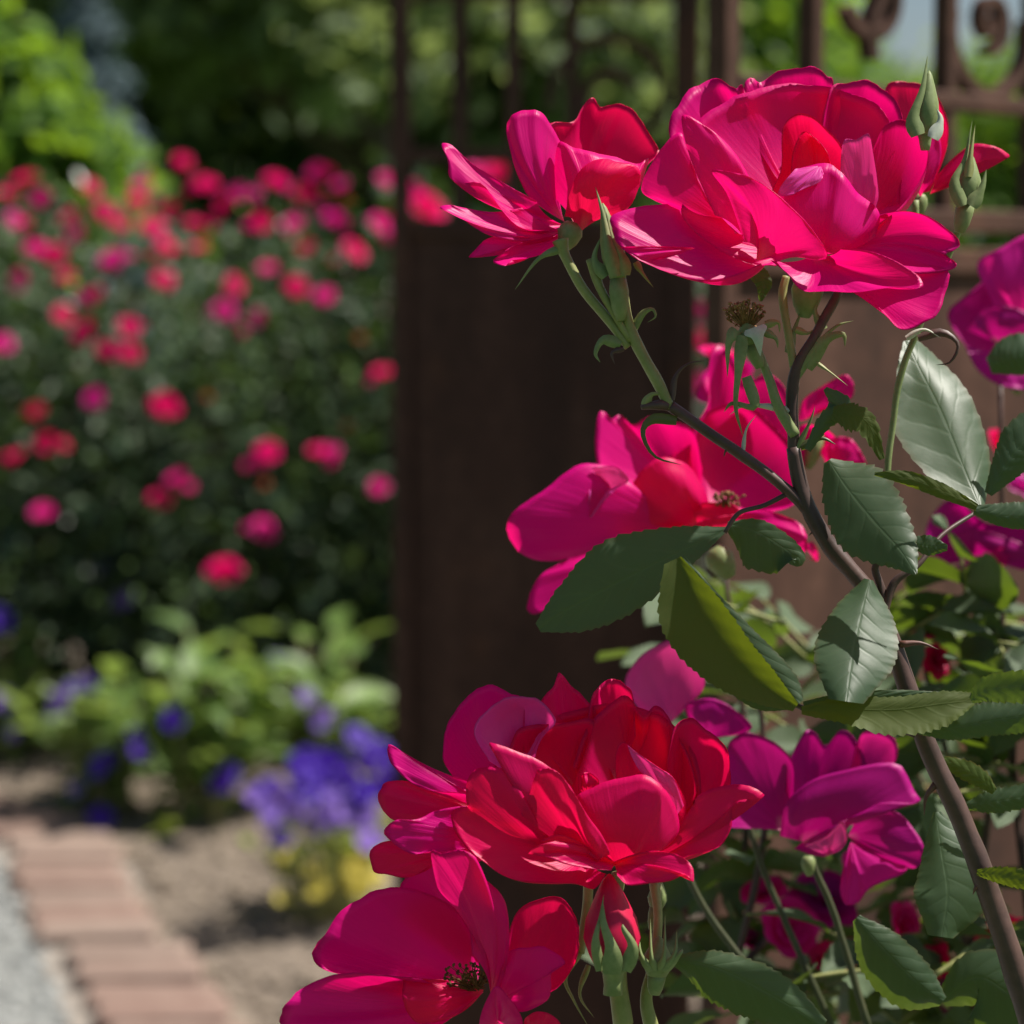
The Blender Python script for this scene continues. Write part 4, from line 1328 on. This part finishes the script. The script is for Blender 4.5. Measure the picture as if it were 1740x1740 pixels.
stem(bush2, [(1480, 1760, 0), (1420, 1560, 0), (1385, 1480, 0), (1375, 1440, 0)], [6.5, 6, 5.5, 5.5], D=0.87, mat='stem_dark')
stem(bush2, [(1420, 1760, 0), (1350, 1600, 0), (1290, 1460, 0), (1255, 1330, 10)], [6, 5.5, 5, 4.5], D=0.9, mat='stem_dark')
for (px, py, d) in ((1360, 1750, .88), (1480, 1760, .87), (1420, 1760, .9), (1640, 1700, 1.0), (1720, 1300, 1.0), (1250, 1650, 1.02)):
    a = P(px, py, d)
    mb = MB()
    mb.tube([a, a.lerp(bush2.location, 0.55) + Vector((0.02, 0.0, 0.05)), bush2.location + Vector((0, 0, -0.01))], [0.0018, 0.0035, 0.006], seg=8)
    mb.build('cane', M['cane'], bush2)
for (x0, y0, x1, y1, d) in ((1640, 1700, 1700, 640, 1.0), (1720, 1300, 1650, 960, .99), (1250, 1650, 1230, 960, 1.02), (1250, 1650, 1310, 1520, .98), (1640, 1700, 1560, 1090, 1.0), (1250, 1650, 1290, 1150, .95)):
    stem(bush2, [(x0, y0, 0), ((x0 + x1) / 2 + 30, (y0 + y1) / 2, 10), (x1, y1, 0)], [7, 6, 4], D=d)
thorn(bush, 1592, 1330, 0, -0.35, 0.9, 62)
thorn(bush, 1528, 1095, -4, 0.95, 0.12, 70)
thorn(bush, 1670, 1500, 0, -0.5, 0.6, 34)
thorn(bush, 1395, 900, 0, -0.8, 0.4, 26, w=5)
thorn(bush, 1240, 760, -8, -0.5, 0.8, 20, w=4)


# --- leaves drawn one by one
def leaf(parent, mid, wl, wr, zl, zr, D=D0, mat='leaf', under=False, teeth=15, tooth=0.10, name='leaf', NC=11, NT=76, pw=1.6):
    u = D / FPX
    m = cr(mid, NT)
    ts = np.linspace(0, 1, NT)
    WL = np.maximum(np.interp(ts, np.linspace(0, 1, len(wl)), wl) if len(wl) < 3 else cr([(q,) for q in wl], NT)[:, 0], 0.3)
    WR = np.maximum(np.interp(ts, np.linspace(0, 1, len(wr)), wr) if len(wr) < 3 else cr([(q,) for q in wr], NT)[:, 0], 0.3)
    sd = rnd.random() * 50
    rows, uv = [], []
    cols = list(np.linspace(-1, 1, NC))
    if not under: cols = cols[::-1]
    for i in range(NT):
        t = m[min(i + 1, NT - 1)][:2] - m[max(i - 1, 0)][:2]
        t /= (np.linalg.norm(t) + 1e-9)
        lf = np.array([t[1], -t[0]])
        saw = (ts[i] * teeth + 0.13 * math.sin(ts[i] * 40 + sd)) % 1.0
        row = []
        for s in cols:
            W_ = WL[i] if s < 0 else WR[i]
            a = abs(s)
            k = 1 + tooth * (saw - 0.5) * max(0, (a - 0.75) / 0.25) * (1 if 0.06 < ts[i] < 0.97 else 0) * min(1.0, 22.0 / max(W_, 1) + 0.45)
            q = m[i][:2] + lf * (-s) * W_ * k
            z = m[i][2] + (zl if s < 0 else zr) * a ** pw * min(1, W_ / 30) + 2.6 * noise.noise((ts[i] * 7 + sd, s * 2, sd)) * a
            z += 1.3 * math.sin((ts[i] - 0.2 * a) * 50) * a * (1 - a) * 4 * 0.5
            row.append(P(q[0], q[1], D + z * u))
            uv.append((s * .5 + .5, ts[i]))
        rows.append(row)
    mb = MB()
    mb.grid(rows, uv)
    return mb.build(name, M[mat], parent)


# folded glossy leaf
leaf(bush, [(1668, 868, -40), (1640, 800, 0), (1600, 700, 44), (1562, 625, 85), (1540, 578, 120)], [5, 56, 86, 44, 6], [5, 46, 56, 36, 14], -20, 42, D=0.775, teeth=16, tooth=0.06)
# grey-green leaf on the fork
leaf(bush, [(1408, 782, 60), (1440, 830, 30), (1485, 885, -2), (1530, 935, -34), (1556, 976, -56)], [6, 62, 62, 34, 3], [10, 50, 72, 42, 3], 16, 10, D=0.738, teeth=17, tooth=0.14)
leaf(bush, [(1552, 925, 10), (1580, 928, 8), (1610, 930, 6)], [14, 18, 4], [8, 16, 6], 4, 4, D=0.745, teeth=6)
# leaf half in shade
leaf(bush, [(1478, 985, 60), (1462, 1050, 20), (1448, 1120, -30), (1438, 1192, -80)], [6, 62, 72, 30], [10, 50, 66, 30], 20, 20, D=0.735, teeth=15, tooth=0.07)
# back-lit folded leaf
leaf(bush, [(1152, 948, -30), (1190, 1030, -36), (1245, 1110, -34), (1300, 1165, -30), (1352, 1202, -24)], [6, 34, 36, 28, 8], [26, 76, 66, 36, 8], -14, -6, D=0.725, mat='leaf_young', under=True, teeth=26, tooth=0.10)
leaf(bush, [(1160, 950, -26), (1215, 1020, -18), (1275, 1095, -12), (1330, 1160, -14), (1356, 1196, -20)], [6, 12, 22, 26, 12], [4, 10, 18, 20, 6], 8, 8, D=0.727, teeth=26, tooth=0.10)
leaf(bush, [(1345, 1200, -10), (1290, 1190, -4), (1235, 1150, 2), (1195, 1112, 8)], [6, 16, 16, 3], [6, 14, 14, 3], 8, 8, D=0.742, teeth=16)
# horizontal leaf
leaf(bush, [(1362, 1206, -20), (1430, 1205, -26), (1520, 1206, -30), (1600, 1196, -28), (1655, 1190, -22)], [6, 20, 22, 22, 14], [8, 24, 44, 40, 8], 10, -22, D=0.735, mat='leaf_young', under=True, teeth=22, tooth=0.16)
leaf(bush, [(1365, 1196, -16), (1430, 1188, -14), (1520, 1182, -14), (1610, 1182, -18)], [4, 10, 10, 6], [4, 12, 10, 5], 8, 4, D=0.737, teeth=22)
leaf(bush, [(1560, 1240, -10), (1620, 1236, -20), (1680, 1225, -26), (1745, 1215, -30)], [8, 26, 34, 26], [8, 22, 26, 30], 10, 8, D=0.735, teeth=18, tooth=0.16)
# dull leaf under the soft bloom
leaf(bush, [(1236, 898, -6), (1160, 935, -14), (1060, 985, -22), (975, 1030, -26), (914, 1066, -22)], [3, 30, 56, 48, 10], [3, 44, 74, 44, 8], -8, 14, D=0.755, teeth=20, tooth=0.10)
leaf(bush, [(1236, 890, 0), (1290, 905, 0), (1350, 945, 0), (1345, 960, 0)], [4, 22, 18, 3], [10, 62, 40, 6], 6, 6, D=0.765, teeth=12)
# small young leaves right of the main stem
leaf(bush, [(1372, 765, 0), (1400, 720, -4), (1430, 690, -8), (1402, 660, 4)], [6, 14, 22, 4], [6, 12, 18, 4], 8, 6, D=0.742, teeth=9, tooth=.2)
leaf(bush, [(1415, 700, -6), (1445, 705, -10), (1475, 720, -8), (1500, 780, 0)], [10, 20, 16, 4], [14, 26, 22, 6], 8, -6, D=0.738, mat='leaf_young', under=True, teeth=9, tooth=.25)
leaf(bush, [(1660, 862, -4), (1600, 835, -16), (1540, 812, -18), (1486, 805, -14)], [6, 12, 12, 3], [6, 14, 12, 3], 6, 6, D=0.735, mat='leaf_young', under=True, teeth=14)
leaf(bush, [(1655, 866, -4), (1700, 876, -6), (1745, 878, -8), (1790, 872, -6)], [8, 22, 26, 22], [8, 18, 22, 20], 10, 10, D=0.745, teeth=12)
leaf(bush, [(1680, 840, 6), (1710, 790, 4), (1740, 750, 6), (1790, 700, 10)], [8, 26, 40, 30], [6, 30, 40, 30], 10, 12, D=0.77, teeth=12)
leaf(bush, [(1680, 620, 6), (1720, 605, 0), (1770, 600, 4)], [12, 36, 30], [16, 34, 30], 10, 10, D=0.90, teeth=9)
# leaves lower down the cane
leaf(bush, [(1590, 1380, 40), (1600, 1450, 10), (1610, 1520, -15), (1600, 1592, -30)], [10, 60, 74, 20], [4, 34, 58, 24], 12, 14, D=0.765, teeth=14, tooth=0.06)
leaf(bush, [(1455, 1560, 6), (1500, 1610, -6), (1560, 1670, -8), (1602, 1702, -2)], [8, 34, 34, 10], [8, 52, 54, 10], 10, 22, D=0.78, teeth=14)
leaf(bush, [(1148, 1632, 10), (1220, 1645, -6), (1310, 1690, -14), (1398, 1745, -10)], [10, 30, 40, 14], [10, 56, 52, 14], 12, 14, D=0.735, teeth=18, tooth=0.12)
leaf(bush, [(1660, 1482, 0), (1700, 1488, -8), (1760, 1498, -10)], [5, 16, 18], [5, 14, 18], -4, 10, D=0.745, mat='leaf_young', teeth=10, tooth=.2)
leaf(bush, [(1650, 1190, -20), (1680, 1172, -24), (1740, 1165, -20), (1790, 1170, -10)], [6, 24, 26, 20], [6, 22, 30, 20], -12, 14, D=0.73, teeth=12, tooth=0.16)
leaf(bush, [(1600, 1700, 20), (1660, 1660, 10), (1720, 1690, 10), (1790, 1720, 14)], [12, 46, 60, 40], [12, 70, 80, 60], 10, 20, D=0.79, teeth=12)
leaf(bush, [(1690, 1345, 14), (1660, 1320, 6), (1620, 1300, 8), (1580, 1290, 10)], [6, 16, 14, 3], [6, 18, 14, 3], 6, 6, D=0.76, mat='leaf_young', teeth=10, tooth=.2)
leaf(bush, [(1640, 1370, 14), (1690, 1362, 6), (1760, 1350, 8)], [6, 22, 20], [6, 20, 20], 6, 6, D=0.765, teeth=10, tooth=.2)
leaf(bush, [(1280, 455, 0), (1296, 480, 0), (1292, 512, 4)], [12, 16, 3], [14, 14, 2], 4, 4, D=0.76, teeth=3, name='bract')


# --- buds, sepals, spent heads
def sepal(parent, pts, w, D=D0, mat='sepal', roll=6):
    u = D / FPX
    m = cr(pts, 14)
    rows = []
    for i in range(14):
        t = i / 13
        tg = m[min(i + 1, 13)][:2] - m[max(i - 1, 0)][:2]
        tg /= np.linalg.norm(tg) + 1e-9
        lf = np.array([tg[1], -tg[0]])
        ww = w * max(0.02, (1 - t) ** 0.8) * (0.75 + 0.35 * math.sin(min(1, t * 2.4) * math.pi))
        rows.append([P(*(m[i][:2] + lf * -s * ww), D + (m[i][2] + roll * s * s * (1 - t)) * u) for s in (1, .5, 0, -.5, -1)])
    mb = MB()
    mb.grid(rows)
    return mb.build('sepal', M[mat], parent, use_uv=False)


def bud(parent, foot, neck, tip, w, D=D0, mat='sepal', z=0, hip=1.0, name='rose_bud'):
    """hip below the neck, pointed bud above it"""
    u = D / FPX
    mb = MB()
    f, n, t = (P(q[0], q[1], D + z * u) for q in (foot, neck, tip))
    mb.lathe([f, n], [(0, w * .3 * u), (.3, w * .62 * hip * u), (.65, w * .72 * hip * u), (1, w * .56 * u)])
    o = mb.build(name, M['sepal'], parent, use_uv=False)
    mb = MB()
    mb.lathe([n, t], [(-.05, w * .55 * u), (.1, w * .72 * u), (.28, w * .86 * u), (.5, w * .76 * u), (.78, w * .42 * u), (.93, w * .22 * u), (1, w * .04 * u)])
    mb.build('bud_cone', M[mat], o, use_uv=False)
    return o


b = bud(bush, (1055, 545), (1050, 470), (1024, 345), 24, z=-14)
sepal(b, [(1046, 470, -40), (1035, 420, -42), (1026, 370, -30), (1012, 318, -16)], 13)
sepal(b, [(1060, 468, -36), (1058, 440, -38), (1040, 405, -34), (1030, 360, -24)], 14)
sepal(b, [(1080, 445, -20), (1092, 465, -24), (1110, 488, -20)], 7, mat='stem')
sepal(b, [(1030, 470, -24), (1010, 440, -16), (1022, 400, -10)], 12)
b = bud(bush, (1630, 395), (1642, 345), (1650, 262), 27, D=0.76, z=-8, hip=.8)
sepal(b, [(1636, 350, -36), (1622, 310, -36), (1640, 270, -26), (1652, 205, -10)], 13, D=.76)
sepal(b, [(1650, 350, -36), (1668, 320, -32), (1676, 288, -26)], 14, D=.76)
sepal(b, [(1645, 300, -34), (1650, 260, -30), (1657, 212, -16)], 9, D=.76, mat='stem')
b = bud(bush, (1572, 255), (1572, 225), (1579, 120), 25, D=0.755, z=-30, hip=.6, mat='sepal')
sepal(b, [(1560, 230, -58), (1552, 200, -56), (1568, 150, -48), (1576, 95, -34)], 16, D=.755)
sepal(b, [(1585, 235, -58), (1598, 205, -52), (1592, 185, -48)], 13, D=.755, mat='sepal_pale')
b = bud(bush, (1042, 1690), (1042, 1635), (1035, 1485), 58, D=0.728, z=0, hip=.45, mat='bud_red')
sepal(b, [(1020, 1650, -50), (1012, 1600, -58), (1020, 1560, -50), (1026, 1520, -40)], 10, D=.728)
sepal(b, [(1062, 1650, -50), (1075, 1610, -56), (1060, 1580, -54), (1058, 1570, -50)], 14, D=.728)
sepal(b, [(1040, 1656, -56), (1040, 1615, -62), (1026, 1570, -58), (1024, 1530, -50)], 19, D=.728)
b = bud(bush, (1112, 1690), (1116, 1655), (1120, 1590), 30, D=0.735, z=-6, hip=.7)
for e in ((1085, 1575), (1105, 1560), (1130, 1555), (1150, 1580), (1160, 1612)):
    sepal(b, [(1116 + (e[0] - 1116) * .3, 1650, -34), (1116 + (e[0] - 1116) * .9, 1620, -40), (e[0], e[1], -22)], 8, D=.735)
b = bud(bush, (1108, 1580), (1115, 1540), (1122, 1495), 20, D=0.75, z=10, hip=.8)
# spent head: pale calyx, dry stamens
b = bud(bush, (1292, 625), (1275, 585), (1266, 545), 26, z=-20, hip=.7, name='spent_head')
b['label'] = 'faded head with brown dried stamens and pale calyx'
tuft(b, 'stamens', 1268, 556, -24, D0, 110, 26, 34, 'stamen', (-0.15, -1, -0.1))
sepal(b, [(1282, 556, -46), (1288, 575, -52), (1292, 605, -44)], 22, mat='sepal_pale')
sepal(b, [(1252, 560, -40), (1238, 585, -46), (1236, 640, -30)], 13)
sepal(b, [(1262, 570, -46), (1256, 620, -50), (1250, 690, -40), (1262, 740, -30)], 12)
sepal(b, [(1300, 552, -30), (1322, 548, -30), (1325, 566, -26)], 8, mat='stem')
sepal(b, [(1296, 562, -30), (1318, 575, -32), (1322, 592, -26)], 8)
sepal(b, [(1268, 640, -30), (1282, 690, -36), (1245, 685, -34), (1230, 700, -30)], 11)
# curled stipules and bracts along the branch
g = stem(bush, [(1136, 690, -8), (1120, 688, -10), (1090, 692, -10)], [8, 9, 4], name='bract_scar')
for pts, w_, mt in (([(1095, 690, -12), (1108, 670, -14), (1130, 672, -10)], 9, 'stem'), ([(1142, 680, -8), (1148, 640, -6), (1170, 618, -4), (1205, 612, -4)], 6, 'cane'),
                    ([(1150, 715, -12), (1110, 712, -16), (1092, 735, -18), (1112, 775, -16), (1158, 790, -10)], 10, 'leaf'), ([(1055, 585, -6), (1025, 578, -8), (1012, 600, -10), (1020, 616, -8)], 11, 'sepal'),
                    ([(1060, 592, -6), (1040, 600, -10), (1045, 620, -8)], 6, 'cane'), ([(1075, 565, 0), (1090, 535, -4), (1108, 525, -8), (1114, 538, -8), (1100, 548, -6)], 7, 'sepal'),
                    ([(1345, 830, -6), (1290, 800, -10), (1255, 775, -10)], 3, 'sepal'), ([(1262, 770, -10), (1268, 730, -10), (1285, 705, -8)], 4, 'sepal_pale'),
                    ([(1355, 640, -10), (1385, 590, -14), (1420, 555, -14), (1450, 545, -10)], 8, 'sepal'), ([(1370, 625, -10), (1400, 580, -16), (1432, 568, -18), (1436, 590, -14)], 15, 'sepal'),
                    ([(1385, 615, -10), (1410, 632, -12), (1440, 655, -12)], 4, 'stem'), ([(1352, 560, -4), (1372, 566, -6), (1382, 560, -6)], 7, 'stem'), ([(1400, 560, -4), (1385, 530, -6), (1395, 500, -4)], 9, 'sepal'),
                    ([(1340, 600, 0), (1350, 560, 2), (1365, 520, 2)], 9, 'sepal'), ([(1352, 700, -8), (1300, 690, -12), (1262, 690, -14), (1240, 705, -10)], 7, 'sepal_pale'),
                    ([(1360, 760, -10), (1395, 745, -12), (1420, 755, -12)], 8, 'leaf'), ([(1350, 770, -10), (1375, 720, -12), (1385, 690, -12)], 6, 'sepal'),
                    ([(1560, 575, 0), (1600, 565, -6), (1628, 585, -8), (1615, 615, -6), (1590, 620, -2)], 8, 'cane'), ([(1540, 575, 0), (1570, 560, -4), (1600, 575, -4)], 6, 'sepal_pale'),
                    ([(960, 420, 6), (915, 440, 0), (875, 492, -4)], 8, 'sepal'), ([(985, 1620, 20), (960, 1660, 10), (975, 1700, 6), (1000, 1745, 8)], 7, 'stem'), ([(1000, 1640, 20), (985, 1690, 14), (1010, 1730, 10)], 6, 'stem')):
    sepal(cane_main, pts, w_, mat=mt).name = 'bract'

# --- foliage deeper in the bush: compound leaves, five leaflets each
def leaflet_mesh(W, fold, bend, seed):
    rows, uv = [], []
    NT_, NC_ = 22, 7
    for i in range(NT_):
        t = i / (NT_ - 1)
        w_ = W * (math.sin(math.pi * t ** 0.8) ** 0.75 if 0 < t < 1 else 0.004)
        saw = ((t * 9) % 1) - 0.5
        row = []
        for j in range(NC_):
            s = 1 - 2 * j / (NC_ - 1)
            a = abs(s)
            k = 1 + 0.14 * saw * (1 if a > 0.9 else 0)
            row.append((s * w_ * k, t, fold * a ** 1.3 * w_ - bend * t * t + 0.03 * math.sin(9 * t + seed + 2 * s) * a))
            uv.append((s * .5 + .5, t))
        rows.append(row)
    mb = MB()
    mb.grid(rows, uv)
    # front = upper side
    return mesh_data('leaflet', mb.v, [f[::-1] for f in mb.f], M['leaf'], uv=mb.uv)


LM = [leaflet_mesh(.33, .35, .18, 0), leaflet_mesh(.36, .2, .3, 2), leaflet_mesh(.30, .55, .1, 4)]


def compound(parent, p, yaw, pitch, rollv, L):
    """rachis with five leaflets; p is the stalk foot"""
    Mx = Matrix.Rotation(yaw, 3, 'Z') @ Matrix.Rotation(pitch, 3, 'X') @ Matrix.Rotation(rollv, 3, 'Y')
    ax = Mx @ Vector((0, 1, 0))
    mb = MB()
    tip = p + ax * L * 1.9
    mb.tube([p, p + ax * L * .95 + Vector((0, 0, .002)), tip], [.0011, .0009, .0006], seg=5)
    r = mb.build('leaf', M['stem'], parent, use_uv=False)
    for t, sg in ((1.9, 0), (1.35, 1), (1.35, -1), (.6, 1), (.6, -1)):
        q = p + ax * L * t
        rot = (Mx @ Matrix.Rotation(-sg * R(rnd.uniform(52, 75)), 3, 'Z') @ Matrix.Rotation(R(rnd.uniform(-25, 15)), 3, 'X') @ Matrix.Rotation(R(rnd.uniform(-30, 30)), 3, 'Y')).to_euler()
        inst('leaflet', LM[rnd.randrange(3)], q, rot, L * rnd.uniform(.85, 1.1) * (1.0 if t > 1 else .8), r)


fr = random.Random(23)
spots = []
for k in range(44):
    spots.append((fr.uniform(1300, 1770), fr.uniform(1040, 1760), fr.uniform(.91, 1.15)))
spots += [(1730, 560, .95), (1720, 700, 1.0), (1740, 850, .98), (1690, 980, 1.0), (1620, 1000, 1.02), (1330, 1000, 1.0), (1350, 1060, 1.05), (1260, 1420, .98), (1230, 1500, 1.0)]
for k in range(20):
    spots.append((fr.uniform(1700, 1950), fr.uniform(1000, 1300), fr.uniform(.92, 1.08)))
for k in range(24):
    spots.append((fr.uniform(1200, 1780), fr.uniform(1480, 1800), fr.uniform(.88, 1.06)))
spots = [(x, y, max(d, 1.02) if 1180 < x < 1640 and 1090 < y < 1500 else d) for x, y, d in spots]
spots = [q for q in spots if not (q[0] > 1520 and 830 < q[1] < 990)]
for px, py, d in spots:
    compound(bush2, P(px + fr.uniform(-30, 30), py + 60, d), R(fr.uniform(-170, 170)), R(fr.uniform(-15, 45)), R(fr.uniform(-35, 35)), fr.uniform(.026, .036))
